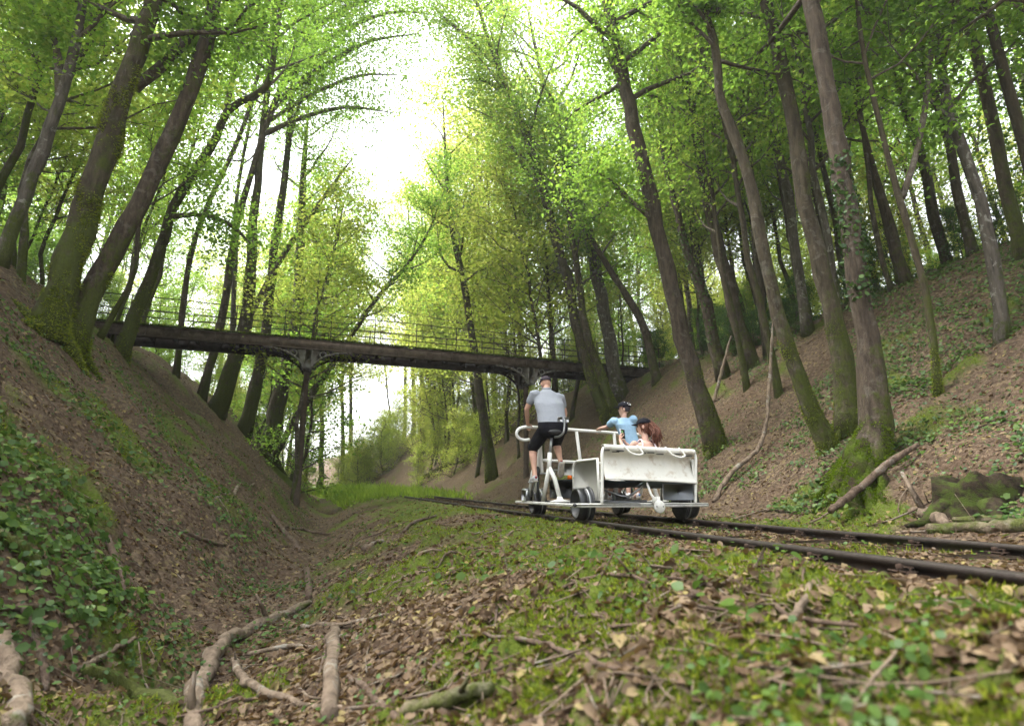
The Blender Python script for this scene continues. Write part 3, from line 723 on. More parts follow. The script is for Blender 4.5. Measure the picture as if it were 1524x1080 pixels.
# prototypes for the many trees behind, copied with shared meshes
def proto(seed, h, r0, start, nl, ll, lean, leafmat, bark, nper=26, size=.12, R=.55, up=.45):
    rng = np.random.default_rng(seed)
    z = np.linspace(-.5, h, 16); bx = np.cumsum(rng.normal(size=16) * .07) + lean * np.clip(z / h, 0, 1) ** 1.5 * h; by = np.cumsum(rng.normal(size=16) * .07)
    P = np.stack([bx - bx[0], by - by[0], z], 1); r = r0 * (1 - .85 * np.clip(z / h, 0, 1)) + .012
    tm = make_trunk(rng, P, r, 9, 1.5, False, .04).mesh('trunk', M[bark])
    wood, cr = grow(rng, P, r, start, nl, ll, up, 5, 3, int(nper * .68), size, R, sides=4)
    return tm, wood.mesh('limbs', M['branch']), cr.mesh('crown', M[leafmat])
PR = [proto(11, 15, .12, .32, 30, 3.4, .10, 'leaf', 'bark_far'), proto(12, 13, .095, .36, 30, 3.0, .14, 'leaf', 'bark_mossy'),
      proto(13, 17, .15, .38, 30, 4.0, .05, 'leaf_yellow', 'bark_brown'), proto(14, 11, .065, .32, 28, 2.6, .12, 'leaf_yellow', 'bark_far'),
      proto(15, 14, .115, .30, 28, 3.2, .02, 'leaf', 'bark_grey'), proto(16, 6, .05, .06, 26, 1.9, .1, 'leaf', 'bark_far', 22, .11, .45),
      proto(17, 5, .04, .03, 26, 1.9, .05, 'leaf_yellow', 'bark_far', 22, .11, .45),
      proto(18, 5, .04, .03, 26, 1.9, .05, 'leaf_dark', 'bark_far', 26, .12, .45)]
PN_ = ['broad', 'leaning', 'tall', 'slender', 'grey', 'young']
def place(k, x, y, rz, sc, label, group, name='tree'):
    z = H(np.array([x]), np.array([y]), False)[0]
    root = empty(name, (x, y, z - .05), rz); root.scale = (sc, sc, sc); tag(root, label, 'tree', group)
    for me, nm in zip(PR[k], ('trunk', 'limbs', 'crown')):
        o = link(nm, me, root)
        if nm != 'trunk': o['kind'] = 'stuff'
    return root
rg = np.random.default_rng(31)
placed = [np.array([t[0][0], t[0][1]]) for t in TREES]
def hides_bridge(p, m=1.5):
    a = p[0] / max(p[1], .1)
    if not -.80 < a < .34: return False
    # depth of the bridge on this bearing
    x0, y0, x1, y1 = -13.3, 18.8, 6.6, 26.7; k = (y1 - y0) / (x1 - x0); yb = (y0 - k * x0) / (1 - k * a)
    return p[1] < yb + m
def scatter(n, s0, s1, n0, n1, ks, label, group, mind=1.6, sc=(.8, 1.15), inward=1):
    c = 0; tries = 0
    while c < n and tries < n * 40:
        tries += 1
        s = rg.uniform(s0, s1); nn = rg.uniform(n0, n1); p = trackpt(np.array([s]), nn)[0][:2]
        if any(np.hypot(*(p - q)) < mind for q in placed): continue
        d = math.hypot(*p)
        if d < 7: continue
        # keep the line of sight to the rail cart and its surroundings free
        a = math.degrees(math.atan2(p[0], p[1]))
        if d < 13 and -32 < a < 40: continue
        if hides_bridge(p) or (-.31 < p[0] / max(p[1], .1) < -.145 and 18 < d < 54) or (-.28 < p[0] / max(p[1], .1) < -.18 and 18 < d < 76): continue
        placed.append(p); k = int(rg.choice(ks)); rz = PHI + rg.normal() * .7 + (0 if nn < 0 else math.pi)
        place(k, p[0], p[1], rz, rg.uniform(*sc), label, group); c += 1
scatter(20, 4, 44, -26, -10.0, [1, 3, 4, 5, 1], 'leafy woodland tree on the crest behind the mossy trees of the left bank', 'woodland trees on the left crest', 1.6, (1.0, 1.6))
scatter(16, 14, 52, -9.5, -4.8, [1, 3, 5, 3], 'slim tree on the left slope beyond the footbridge', 'slim trees on the left slope beyond the bridge', 1.2, (1.0, 1.6))
scatter(30, 0, 46, 10.0, 34, [0, 1, 4, 5], 'leafy woodland tree among the trunks on top of the right bank', 'woodland trees on the right crest', 1.6, (1.0, 1.5))
scatter(20, 16, 52, 4.6, 9.8, [1, 3, 3, 2], 'slim tree on the right slope beyond the footbridge', 'slim trees on the right slope beyond the bridge', 1.3, (1.1, 1.9))
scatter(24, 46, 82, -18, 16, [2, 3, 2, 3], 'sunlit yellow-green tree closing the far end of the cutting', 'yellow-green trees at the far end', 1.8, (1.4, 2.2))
scatter(8, 30, 85, -45, -14, [0, 2, 4], 'tall tree deep in the wood on the left', 'tall trees deep in the left wood', 2.5, (1.2, 1.8))
scatter(14, 10, 85, 18, 48, [0, 2, 4], 'tall tree deep in the wood on the right', 'tall trees deep in the right wood', 2.5, (1.2, 1.8))
def shrubs(n, s0, s1, n0, n1, label, group, k=5, sc=(.28, .5)):
    c = 0; t = 0
    while c < n and t < 600:
        t += 1; s = rg.uniform(s0, s1); nn = rg.uniform(n0, n1); p = trackpt(np.array([s]), nn)[0][:2]
        if math.hypot(*p) < 8 or hides_bridge(p): continue
        place(k, p[0], p[1], rg.random() * 6, rg.uniform(*sc), label, group, 'shrub')['category'] = 'shrub'; c += 1
def right_slender():
    c = 0; t = 0
    while c < 17 and t < 3000:
        t += 1; s = rg.uniform(-3, 15); nn = rg.uniform(6.8, 12.5); p = trackpt(np.array([s]), nn)[0][:2]; a = p[0] / max(p[1], .1)
        if math.hypot(*p) < 10 or a < .30 or any(np.hypot(*(p - q)) < 1.15 for q in placed): continue
        placed.append(p); k = int(rg.choice([1, 4, 1, 0])); r_ = place(k, p[0], p[1], math.pi + rg.normal() * .5, rg.uniform(.85, 1.25), 'slender tree standing on the right bank behind the large trunks', 'slender trees on the right bank'); r_.scale[0] *= .8; r_.scale[1] *= .8; c += 1
right_slender()
scatter(16, 8, 20, 10.2, 15, [1, 3], 'slim young trunk crowding the bank top behind the cart', 'slim trunks crowding the right bank top', 1.0, (.7, 1.1))
scatter(12, 2, 16, -15, -11.5, [1, 3], 'slim young trunk crowding the left bank top by the bridge end', 'slim trunks crowding the left bank top', 1.0, (.7, 1.1))
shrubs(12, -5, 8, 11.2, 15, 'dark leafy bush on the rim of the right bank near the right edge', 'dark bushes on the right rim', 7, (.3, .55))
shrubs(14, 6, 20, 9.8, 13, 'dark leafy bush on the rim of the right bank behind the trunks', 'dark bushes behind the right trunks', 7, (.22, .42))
shrubs(46, -6, 34, 14, 27, 'tall leafy undergrowth bush behind the trunks on top of the right bank', 'undergrowth behind the right bank', 6, (.7, 1.25))
shrubs(22, -2, 30, -26, -14, 'tall leafy undergrowth bush behind the trunks on top of the left bank', 'undergrowth behind the left bank', 5, (.7, 1.2))
shrubs(24, -6, 34, 11.5, 26, 'low leafy shrub on top of the right bank beneath the trees', 'shrubs on the right crest')
shrubs(20, 2, 34, -15, -11.5, 'low leafy shrub on top of the left bank beneath the trees', 'shrubs on the left crest')
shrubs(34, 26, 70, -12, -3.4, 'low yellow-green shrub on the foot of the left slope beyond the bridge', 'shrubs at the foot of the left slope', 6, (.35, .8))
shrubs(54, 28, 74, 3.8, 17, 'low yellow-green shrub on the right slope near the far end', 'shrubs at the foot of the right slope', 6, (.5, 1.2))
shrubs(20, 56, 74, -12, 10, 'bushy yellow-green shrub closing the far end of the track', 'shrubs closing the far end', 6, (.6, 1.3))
scatter(7, -22, -7, -24, -10, [0, 2, 4], 'tall tree on the left bank behind the camera side', 'trees beside and behind the viewpoint on the left', 3)
scatter(7, -22, 0, 9, 24, [0, 2, 4], 'tall tree on the right bank beside the near rails', 'trees beside and behind the viewpoint on the right', 3)
# ------------------------------------------------------------------ forest floor
def ground_pts(rng, n, rmin, rmax, a0=-50, a1=50, power=1.0):
    """random ground points in front of the viewpoint, denser near it"""
    u = rng.random(n); r = rmin * (rmax / rmin) ** (u ** power); a = np.radians(rng.uniform(a0, a1, n))
    return r * np.sin(a), r * np.cos(a), r
V3_ = lambda *a: np.array(a, float)
def gnormal(x, y):
    e = .05; dx = (H(x + e, y) - H(x - e, y)) / (2 * e); dy = (H(x, y + e) - H(x, y - e)) / (2 * e)
    n = np.stack([-dx, -dy, 1 + 0 * dx], 1); return n / np.linalg.norm(n, axis=1)[:, None]
def keep_track(x, y, m=.09):
    s, n = sn(x, y); return (np.abs(n) > m) & (np.abs(n - GAUGE) > m)
def leafmesh(rng, P, nrm, L, wr, curl, lift, shape='oval', tilt=.45):
    N = len(P); n = nrm + rng.normal(size=(N, 3)) * tilt; n /= np.linalg.norm(n, axis=1)[:, None]
    d = rng.normal(size=(N, 3)); d -= n * (d * n).sum(1)[:, None]; d /= np.linalg.norm(d, axis=1)[:, None]; w = np.cross(n, d)
    L = L[:, None]; c = (curl * rng.uniform(-.3, 1, N))[:, None]; P = P + nrm * (lift if np.isscalar(lift) else lift[:, None])
    st = [(-.5, 0, 0), (-.18, wr, .5), (.2, wr * .85, .6), (.52, 0, .1), (.2, -wr * .85, .6), (-.18, -wr, .5), (0, 0, 0)]
    V = np.stack([P + d * L * a + w * L * b + n * L * c * (h - .9 * (a * a)) for a, b, h in st], 1)
    i = np.arange(N)[:, None] * 7; t = np.concatenate([i + np.array([[6, k, (k + 1) % 6]]) for k in range(6)])
    return V.reshape(-1, 3), t
def scatter_leaves(name, rng, n, rmin, rmax, size, mat, mask=None, lift=.006, curl=.35, wr=.3, tilt=.45, a=(-50, 50), power=1.0, growr=.0):
    x, y, r = ground_pts(rng, n, rmin, rmax, *a, power); k = keep_track(x, y)
    if mask is not None: k &= rng.random(n) < mask(x, y)
    x, y, r = x[k], y[k], r[k]; P = np.stack([x, y, H(x, y)], 1)
    L = size * rng.uniform(.5, 1.35, len(x)) * (1 + growr * r)
    lf = lift * rng.random(len(x)) if np.isscalar(lift) else rng.uniform(lift[0], lift[1], len(x))
    V, t = leafmesh(rng, P, gnormal(x, y), L, wr, curl, lf, tilt=tilt)
    o = MB().add(V, None, t).obj(name, M[mat]); kind(o, 'stuff'); return o
def ivymask(x, y):
    s, n = sn(x, y); a = fbm(x * .7 + 9, y * .7, 77, 4) * 1.7
    left = np.clip((-n - 2.6) / 1.0, 0, 1) * (.10 + .04 * (y < 6)); right = np.clip((n - 3.2) / 1.0, 0, 1) * (.08 + .48 * np.clip((x - 3) / 3, 0, 1)); mid = -.30 * (n > -2.6) * (n < 0)
    return np.clip((a + left + right + mid - .12) * 3, 0, 1) * (np.clip(np.abs(n - .7) - 1.6, 0, .4) / .4)
r2 = np.random.default_rng(5)
scatter_leaves('leaf_litter', r2, 100000, .55, 32, .052, 'litter', growr=.02, mask=lambda x, y: np.clip(1.0 - .80 * mossmask(x, y) * (fbm(x * 2.2, y * 2.2, 19, 3) > -.12), 0.05, 1), curl=.5)
scatter_leaves('small_leaf_litter', r2, 70000, .5, 9, .030, 'litter', mask=lambda x, y: 1.0 - .5 * mossmask(x, y), curl=.5, tilt=.55)
scatter_leaves('ivy_cover', r2, 90000, .6, 26, .036, 'ivy', mask=ivymask, lift=(.01, .11), curl=.25, wr=.36, tilt=.38, growr=.015)
scatter_leaves('ivy_cover', r2, 60000, 5.5, 24, .062, 'ivy', mask=lambda x, y: np.clip(fbm(x * .8 + 4, y * .8, 33, 4) * 4 + .15 + .5 * np.clip((x / y - .45) * 3, -.4, 1), 0, 1) * (sn(x, y)[1] > 3.3), lift=(.01, .10), curl=.15, wr=.42, tilt=.4, a=(6, 50))
scatter_leaves('ivy_cover', r2, 26000, 4.5, 24, .058, 'ivy', mask=lambda x, y: np.clip(fbm(x * .9 + 4, y * .9, 36, 4) * 4 - .1, 0, 1) * (sn(x, y)[1] < -4.4), lift=(.01, .09), curl=.15, wr=.42, tilt=.4, a=(-50, -8))
scatter_leaves('small_herbs', r2, 16000, .8, 9, .026, 'bramble', mask=lambda x, y: np.clip(fbm(x * 1.8, y * 1.8, 95, 3) * 4 + .05, 0, 1) * (sn(x, y)[1] > -4), lift=(.01, .05), curl=.2, wr=.4, tilt=.4)
scatter_leaves('herb_leaves', r2, 5000, 1.1, 16, .055, 'bramble', mask=lambda x, y: np.clip(fbm(x * .9, y * .9, 91, 3) * 3 - .75, 0, 1) * (np.clip(np.abs(sn(x, y)[1] - .7) - 1.1, 0, .4) / .4), lift=(.04, .14), curl=.2, wr=.38, tilt=.35)
def tufts(name, n, rmin, rmax, hgt, wid, mask, mat, a=(-50, 50)):
    x, y, r = ground_pts(r2, n, rmin, rmax, *a); k = (r2.random(n) < mask(x, y)) & keep_track(x, y, .12); x, y, r = x[k], y[k], r[k]; N = len(x)
    P = np.stack([x, y, H(x, y) - .003], 1); g = gnormal(x, y); h = (hgt * r2.uniform(.5, 1.3, N) * (1 + .04 * r))[:, None]
    d = r2.normal(size=(N, 3)); d -= g * (d * g).sum(1)[:, None]; d /= np.linalg.norm(d, axis=1)[:, None]
    w = wid * (1 + .12 * r)[:, None]; tip = P + g * h + r2.normal(size=(N, 3)) * h * .45
    V = np.stack([P - d * w, P + d * w, tip], 1).reshape(-1, 3)
    kind(MB().add(V, None, np.arange(3 * N).reshape(-1, 3)).obj(name, M[mat]), 'stuff')
tufts('moss_carpet', 380000, .6, 14, .018, .0045, lambda x, y: mossmask(x, y) * np.clip(fbm(x * 5, y * 5, 44, 3) * 4 + .8, 0, 1), 'moss')
tufts('grass', 42000, 22, 62, .12, .012, lambda x, y: np.clip((sn(x, y)[0] - 20) / 8, 0, 1) * (np.abs(sn(x, y)[1] - .3) < 3.2), 'grass', (-32, 4))
# twigs too small and many to count
tw = MB(); x, y, r = ground_pts(r2, 2600, .6, 16); kk = keep_track(x, y, .2); x, y = x[kk], y[kk]; Z = H(x, y)
for i in range(len(x)):
    L = r2.uniform(.06, .45); a = r2.uniform(0, 6.28); d = np.array([math.cos(a), math.sin(a)]) * L / 2
    p = np.array([[x[i] - d[0], y[i] - d[1]], [x[i] + r2.normal() * .02, y[i] + r2.normal() * .02], [x[i] + d[0], y[i] + d[1]]]); z = H(p[:, 0], p[:, 1]) + .006
    z[1] = max(z[1], (z[0] + z[2]) / 2 - .01); tw.tube(np.c_[p, z], r2.uniform(.002, .005), 3, False)
kind(tw.obj('twig_litter', M['stick_pale']), 'stuff')

def stick(name, label, cat, px, mat, group=None, lift=.5, bump=.10, sides=9, stubs=0, seed=None):
    """px: [(u,v,width px[,height above ground])] lying on the ground"""
    rng = np.random.default_rng(seed or hash_(label) % 9999); P = []
    for p in px:
        g = G(p[0], p[1], fine=True); zc = zdep(g); h = p[3] if len(p) > 3 else 0; zc = h if h else zc; r = p[2] / FPX * zc / 2 * .82
        if h:   # standing clear of the ground: same distance as the foot, raised
            g = W(p[0], p[1], h)
        P.append([g[0], g[1], g[2] + (0 if h else r * lift), r])
    Q = smoothcurve(np.array(P), max(10, 5 * len(P)))
    Q[1:-1, :3] += rng.normal(size=(len(Q) - 2, 3)) * Q[1:-1, 3:4] * .16
    if not any(len(p) > 3 for p in px): Q[:, 2] = np.maximum(Q[:, 2], H(Q[:, 0], Q[:, 1]) + Q[:, 3] * .35)
    rr = np.maximum(Q[:, 3], .003) * np.clip(1 + .08 * rng.normal(size=len(Q)), .8, 1.15); rr[-1] *= .7; rr[-2] = min(rr[-2], rr[-3]); o3 = Q[0, :3].copy()
    mb = MB(); mb.tube(Q[:, :3] - o3, rr, sides, True, bump, rng)
    for k in range(stubs):
        i = rng.integers(2, len(Q) - 2); d = rng.normal(size=3); d[2] = abs(d[2]); d /= np.linalg.norm(d); L = Q[i, 3] * rng.uniform(3, 7)
        mb.tube(np.array([Q[i, :3] - o3, Q[i, :3] - o3 + d * L * .6, Q[i, :3] - o3 + d * L + rng.normal(size=3) * .01]), np.array([.5, .35, .2]) * Q[i, 3], 6, True, .05, rng)
    o = mb.obj(name, M[mat], None, True); o.location = o3; tag(o, label, cat, group); return o
SG = 'fallen branches on the forest floor'
for a in [
 ('fallen_branch', 'thick pale bark-free branch curving from the bottom edge up the ditch', 'branch', [(288, 1110, 34), (296, 1030, 33), (322, 972, 28), (372, 942, 20), (425, 917, 16), (462, 897, 12)], 'stick_pale', 2),
 ('fallen_log', 'short pale mottled log pointing away, right of the thick curved branch', 'log', [(490, 1075, 32), (493, 1010, 28), (498, 940, 22)], 'stick_pale', 0),
 ('fallen_branch', 'short reddish stub at the upper tip of the thick curved branch', 'branch', [(459, 893, 13), (457, 848, 11)], 'stick_brown', 0),
 ('fallen_branch', 'forked stick angling down between curved branch and mottled log', 'branch', [(348, 984, 13), (388, 1030, 16), (450, 1052, 13), (525, 1062, 9)], 'stick_pale', 1),
 ('fallen_log', 'mossy flecked log in the bottom left corner among green leaves', 'log', [(120, 1000, 22), (190, 1030, 28), (275, 1060, 24)], 'stick_mossy', 1),
 ('fallen_log', 'pale log cut off by the left bottom edge of the view', 'log', [(2, 955, 34), (12, 1020, 40), (24, 1100, 44)], 'stick_pale', 0),
 ('fallen_branch', 'long thin brown stick lying alone across the mossy leaves in the lower middle', 'branch', [(697, 947, 6), (770, 952, 9), (860, 978, 11), (950, 1012, 12), (1034, 1042, 13)], 'stick_brown', 1),
 ('fallen_branch', 'crumbling short stick standing out of the moss below the rails', 'branch', [(1182, 922, 16), (1198, 895, 13), (1218, 872, 8)], 'stick_pale', 0),
 ('fallen_branch', 'brown stick crossing down to the bottom edge right of the mottled log', 'branch', [(518, 1008, 10), (560, 1048, 13), (604, 1082, 13)], 'stick_brown', 0),
 ('fallen_log', 'stubby mossy log lying sideways at the bottom edge', 'log', [(600, 1068, 24), (660, 1048, 28), (735, 1026, 24)], 'stick_mossy', 1),
 ('fallen_branch', 'slanting brown branch ending above the stubby mossy log', 'branch', [(575, 1052, 13), (622, 1018, 11), (662, 990, 9)], 'stick_brown', 0),
 ('fallen_branch', 'dark curved bough lying across the green leaves at the left edge', 'branch', [(-10, 908, 12), (40, 905, 11), (95, 897, 10), (148, 876, 8)], 'stick_brown', 1),
 ('fallen_branch', 'moss-covered bough at the left edge higher up the bank', 'branch', [(-10, 800, 26), (30, 822, 24), (62, 850, 14)], 'stick_mossy', 0),
 ('fallen_branch', 'pale stick just below the tip of the curved branch running right', 'branch', [(428, 942, 8), (500, 932, 8), (580, 914, 5)], 'stick_pale', 0),
 ('fallen_branch', 'pale stick lying level between curved branch and mottled log', 'branch', [(362, 976, 8), (410, 966, 9), (470, 964, 7)], 'stick_pale', 0),
 ('fallen_branch', 'dark root-like stick coming down the ditch from the bridge column', 'branch', [(405, 768, 7), (428, 800, 10), (445, 822, 9)], 'stick_brown', 0),
 ('fallen_branch', 'dark thin branch lying level in the ditch below the column', 'branch', [(420, 788, 5), (455, 792, 6), (490, 796, 4)], 'stick_brown', 0),
 ('fallen_branch', 'bare pale pole lying across the left slope by the ditch', 'branch', [(318, 752, 6), (350, 735, 6), (378, 720, 4)], 'stick_pale', 0),
 ('fallen_branch', 'long straight branch lying down the left slope above the ditch', 'branch', [(235, 780, 5), (290, 800, 7), (345, 815, 5)], 'stick_brown', 0),
 ('fallen_branch', 'long thin twig arching over the sticks along the bottom', 'branch', [(262, 1068, 5), (330, 1052, 6), (400, 1035, 6), (455, 1040, 4)], 'stick_brown', 0),
 ('fallen_branch', 'short pale chunk of wood on the berm beside the ditch', 'branch', [(543, 820, 13), (556, 812, 10), (570, 806, 6)], 'stick_pale', 0),
 ('fallen_branch', 'dark forked stick on the berm below the far rails', 'branch', [(600, 792, 5), (622, 776, 6), (650, 768, 4)], 'stick_brown', 1),
 ('fallen_branch', 'pale twig pointing from the ditch up to the berm', 'branch', [(530, 890, 4), (590, 868, 5), (640, 848, 3)], 'stick_pale', 0),
 ('fallen_branch', 'crossed pale twig beside the mottled log', 'branch', [(468, 1040, 7), (480, 990, 8), (486, 950, 5)], 'stick_brown', 0),
 ('fallen_branch', 'twisted root lying down the left bank through green leaves', 'branch', [(160, 800, 10), (175, 845, 13), (182, 900, 10)], 'stick_brown', 0),
 ('fallen_branch', 'reddish branch running down among the green leaves at lower left', 'branch', [(30, 900, 12), (55, 960, 14), (70, 1030, 12)], 'stick_brown', 0),
 ('fallen_branch', 'pale forked twig above the mossy flecked log', 'branch', [(110, 1000, 9), (160, 975, 10), (205, 950, 5)], 'stick_pale', 1),
 ('fallen_log', 'mossy log lying along the far side of the rails at the right edge', 'log', [(1384, 792, 20), (1440, 790, 22), (1500, 788, 24), (1600, 788, 26)], 'stick_mossy', 1),
 ('fallen_log', 'thinner pale log resting behind the mossy log at the right edge', 'log', [(1420, 776, 12), (1480, 776, 15), (1580, 778, 16)], 'stick_mossy', 0),
 ('fallen_branch', 'split chunk of rotten wood at the end of the mossy log by the far rail', 'branch', [(1360, 766, 22), (1392, 772, 26), (1410, 785, 14)], 'stick_pale', 2),
 ('fallen_branch', 'short pale stick lying on the litter between the two rails', 'branch', [(1378, 824, 5), (1395, 818, 7), (1410, 813, 5)], 'stick_pale', 0),
 ('fallen_branch', 'thin pale branches lying beyond the far rail right of the cart', 'branch', [(1078, 778, 4), (1110, 768, 5), (1142, 758, 4)], 'stick_pale', 0),
 ('fallen_branch', 'dark twig lying just beyond the far rail', 'branch', [(1140, 762, 4), (1168, 762, 5), (1192, 761, 3)], 'stick_brown', 0)]:
    stick(a[0], a[1], a[2], a[3], a[4], SG if a[0] == 'fallen_branch' else 'fallen logs on the forest floor', stubs=a[5])
g = G(1240, 783)[1]
stick('leaning_branch', 'straight dark branch propped against the bank right of the mossy roots', 'branch', [(1238, 783, 12), (1292, 742, 13), (1330, 708, 12), (1368, 676, 8)], 'stick_brown', None, lift=4.5, seed=4)
g = G(1062, 748)[1]
stick('leaning_branch', 'pale bent branch standing up the bank right of the cart', 'branch', [(1062, 748, 9), (1092, 700, 8, g + .5), (1128, 668, 8, g + .9), (1142, 620, 7, g + 1.2), (1146, 560, 6, g + 1.4), (1150, 478, 3, g + 1.7)], 'stick_pale', None, seed=2)
g = G(1062, 600)[1]
stick('leaning_branch', 'thin pale dead stem hanging down by the long straight trunk', 'branch', [(1062, 600, 6), (1072, 560, 6, g), (1088, 500, 4, g)], 'stick_pale', None)
g = G(640, 720)[1]
stick('fallen_tree', 'long mossy fallen trunks slanting down the right bank to the far end of the rails', 'log', [(622, 720, 7), (655, 702, 8), (700, 684, 8), (720, 668, 6)], 'stick_mossy', None, lift=2.0)

r3 = np.random.default_rng(77); cnt = 0
while cnt < 80:
    rr_ = 2.2 * (9 ** r3.random()); aa = R_(r3.uniform(-44, 44)); x0, y0 = rr_ * math.sin(aa), rr_ * math.cos(aa); s0, n0 = sn(x0, y0)
    if -.9 < n0 < 2.3 or s0 > 18: continue
    L = r3.uniform(.35, 1.3); th0 = r3.uniform(0, 6.28); t_ = np.linspace(-.5, .5, 7); bend = r3.normal() * .12
    X = x0 + np.cos(th0) * t_ * L - np.sin(th0) * bend * L * (t_ * t_ * 4); Y = y0 + np.sin(th0) * t_ * L + np.cos(th0) * bend * L * (t_ * t_ * 4)
    if np.any(np.abs(sn(X, Y)[1] - .7) < 1.1): continue
    Z = H(X, Y); ra = np.linspace(1, .45, 7) * r3.uniform(.006, .016); Z = np.maximum(Z, (Z[0] * (1 - t_ - .5) + Z[-1] * (t_ + .5)) - .03) + ra; P = np.c_[X, Y, Z]; o3 = P[0].copy()
    mb = MB().tube(P - o3, ra, 6, True, .08, r3)
    if L > .7: mb.tube(np.array([P[3] - o3, P[3] - o3 + r3.normal(size=3) * .08 + V3_(0, 0, .05), P[3] - o3 + r3.normal(size=3) * .15 + V3_(0, 0, .06)]), ra[3] * np.array([.7, .5, .2]), 5, True)
    o = mb.obj('dead_branch', M['stick_brown' if cnt % 3 else 'stick_pale']); o.location = o3; tag(o, 'thin dead branch lying in the leaf litter of the banks', 'branch', 'thin dead branches scattered over the banks'); cnt += 1

# mossy roots under the ivy-clad trunk
M['moss_bright'] = mat_leaf('moss_bright', [(.1, (.05, .08, .006)), (1, (.15, .21, .014))], [(.1, (.1, .2, .01)), (1, (.25, .38, .02))], .3, .6, .0)
mm_ = NT('mossy_root'); mco = mm_.coord('Object')
mc_ = mm_.ramp(mm_.noise(3.5, 5, .65, mco), [(.38, (.035, .026, .016)), (.5, (.035, .050, .006)), (.8, (.075, .11, .010))])
M['mossy_root'] = mm_.out(mm_.pbr(mc_, .95, 0, mm_.bump(mm_.noise(18, 5, .7, mco), .9, .04), .1))
def face_tufts(co, F, n, wid, lng, mat, parent, seed=1, nz=None):
    rng = np.random.default_rng(seed); ar = np.linalg.norm(np.cross(co[F[:, 1]] - co[F[:, 0]], co[F[:, 3]] - co[F[:, 0]]), axis=1); i = rng.choice(len(F), n, p=ar / ar.sum())
    u = rng.random((n, 1)); v = rng.random((n, 1)); A = co[F[i]]; P = (A[:, 0] * (1 - u) + A[:, 1] * u) * (1 - v) + (A[:, 3] * (1 - u) + A[:, 2] * u) * v
    g = np.cross(A[:, 1] - A[:, 0], A[:, 3] - A[:, 0]); g /= np.linalg.norm(g, axis=1)[:, None] + 1e-9
    k = (fbm(P[:, 0] * 5 + P[:, 2] * 2, P[:, 1] * 5, 3, 4) * 1.5 + .3) > rng.random(n) * .5; P, g = P[k], g[k]; n = len(P)
    d = np.cross(g, rng.normal(size=(n, 3))); d /= np.linalg.norm(d, axis=1)[:, None]; tip = P + g * lng * rng.uniform(.3, 1, (n, 1)) + rng.normal(size=(n, 3)) * lng * .45
    o = MB().add(np.stack([P - g * .004 - d * wid, P - g * .004 + d * wid, tip], 1).reshape(-1, 3), None, np.arange(3 * n).reshape(-1, 3)).obj('moss', M[mat], parent); kind(o, 'stuff')
def mossy_roots():
    t = [o for o in COL.objects if 'thickest ivy-clad' in o.get('label', '')][0]; b = np.array(t.location); rng = np.random.default_rng(21)
    for q, (u, v, r0) in enumerate(((1236, 768, .17), (1262, 775, .20), (1292, 770, .15), (1212, 742, .13), (1326, 752, .12), (1250, 752, .16), (1276, 756, .18))):
        e = G(u, v); k = 9; tt = np.linspace(0, 1, k)[:, None]; P = b + (e - b) * tt; P[:, :2] += rng.normal(size=(k, 2)) * .035; z = H(P[:, 0], P[:, 1], False); s_ = tt[:, 0]
        P[:, 2] = np.maximum(z - .02, b[2] + .42 * (1 - s_) ** 2.0 - .9 * s_) ; P[:, 2] = z + .36 * (1 - s_) ** 2.2 + .03 * rng.normal(size=k)
        Q = smoothcurve(np.c_[P, np.linspace(r0, .035, k)], 20); mb = MB().tube(Q[:, :3] - b, Q[:, 3], 12, True, .13, rng); co = np.concatenate(mb.v); F = np.concatenate(mb.q)
        o = mb.obj('root', M['mossy_root'], t); face_tufts(co, F, 4200, .008, .035, 'moss_bright', o, q)
mossy_roots()
# dark rotten stump / hollow at the right
def stump():
    rng = np.random.default_rng(3); b = G(1492, 758); c = b + np.array([.05, .35, -.05]); root = empty('tree_stump', c); root.scale = (.74, .74, .50)
    tag(root, 'big dark mossy rotten stump lying low behind the mossy logs at right', 'stump')
    mb = MB(); n = 40; th = np.linspace(0, 2 * np.pi, n, endpoint=False); rings = []
    top = .72 + .10 * np.array([fbm(np.array([math.cos(a) * 2]), np.array([math.sin(a) * 2]), 8)[0] for a in th]) * 3
    for k, (hz, rr) in enumerate([(-.4, .62), (0, .56), (.2, .50), (.6, .48), (1.0, .47), (1.0, .36), (.6, .34), (.35, .0)]):
        rings.append(np.stack([np.cos(th) * rr * (1 + .10 * np.sin(5 * th) + .05 * np.sin(11 * th)) * 1.15, np.sin(th) * rr * (1 + .08 * np.sin(4 * th)), np.where(hz > .5, top * hz, hz) + 0 * th], 1))
    V = np.concatenate(rings); q = []
    for i in range(len(rings) - 1):
        a = np.arange(n); bb = (a + 1) % n; q.append(np.stack([a + i * n, bb + i * n, bb + (i + 1) * n, a + (i + 1) * n], 1))
    mb.add(V, np.concatenate(q)); mb.obj('stump_wood', M['rotten_wood'], root)
    for k in range(5):
        a = k * 1.3 + .4; P = np.array([[math.cos(a) * .45, math.sin(a) * .45, .25], [math.cos(a) * .75, math.sin(a) * .75, .05], [math.cos(a) * 1.05, math.sin(a) * 1.0, 0]])
        P[1:, 2] = (H(P[1:, 0] * .78 + c[0], P[1:, 1] * .78 + c[1], False) - c[2]) / .8 + .0; MB().tube(P, np.array([.16, .10, .04]), 8, True, .1, rng).obj('root', M['rotten_wood'], root)
stump()
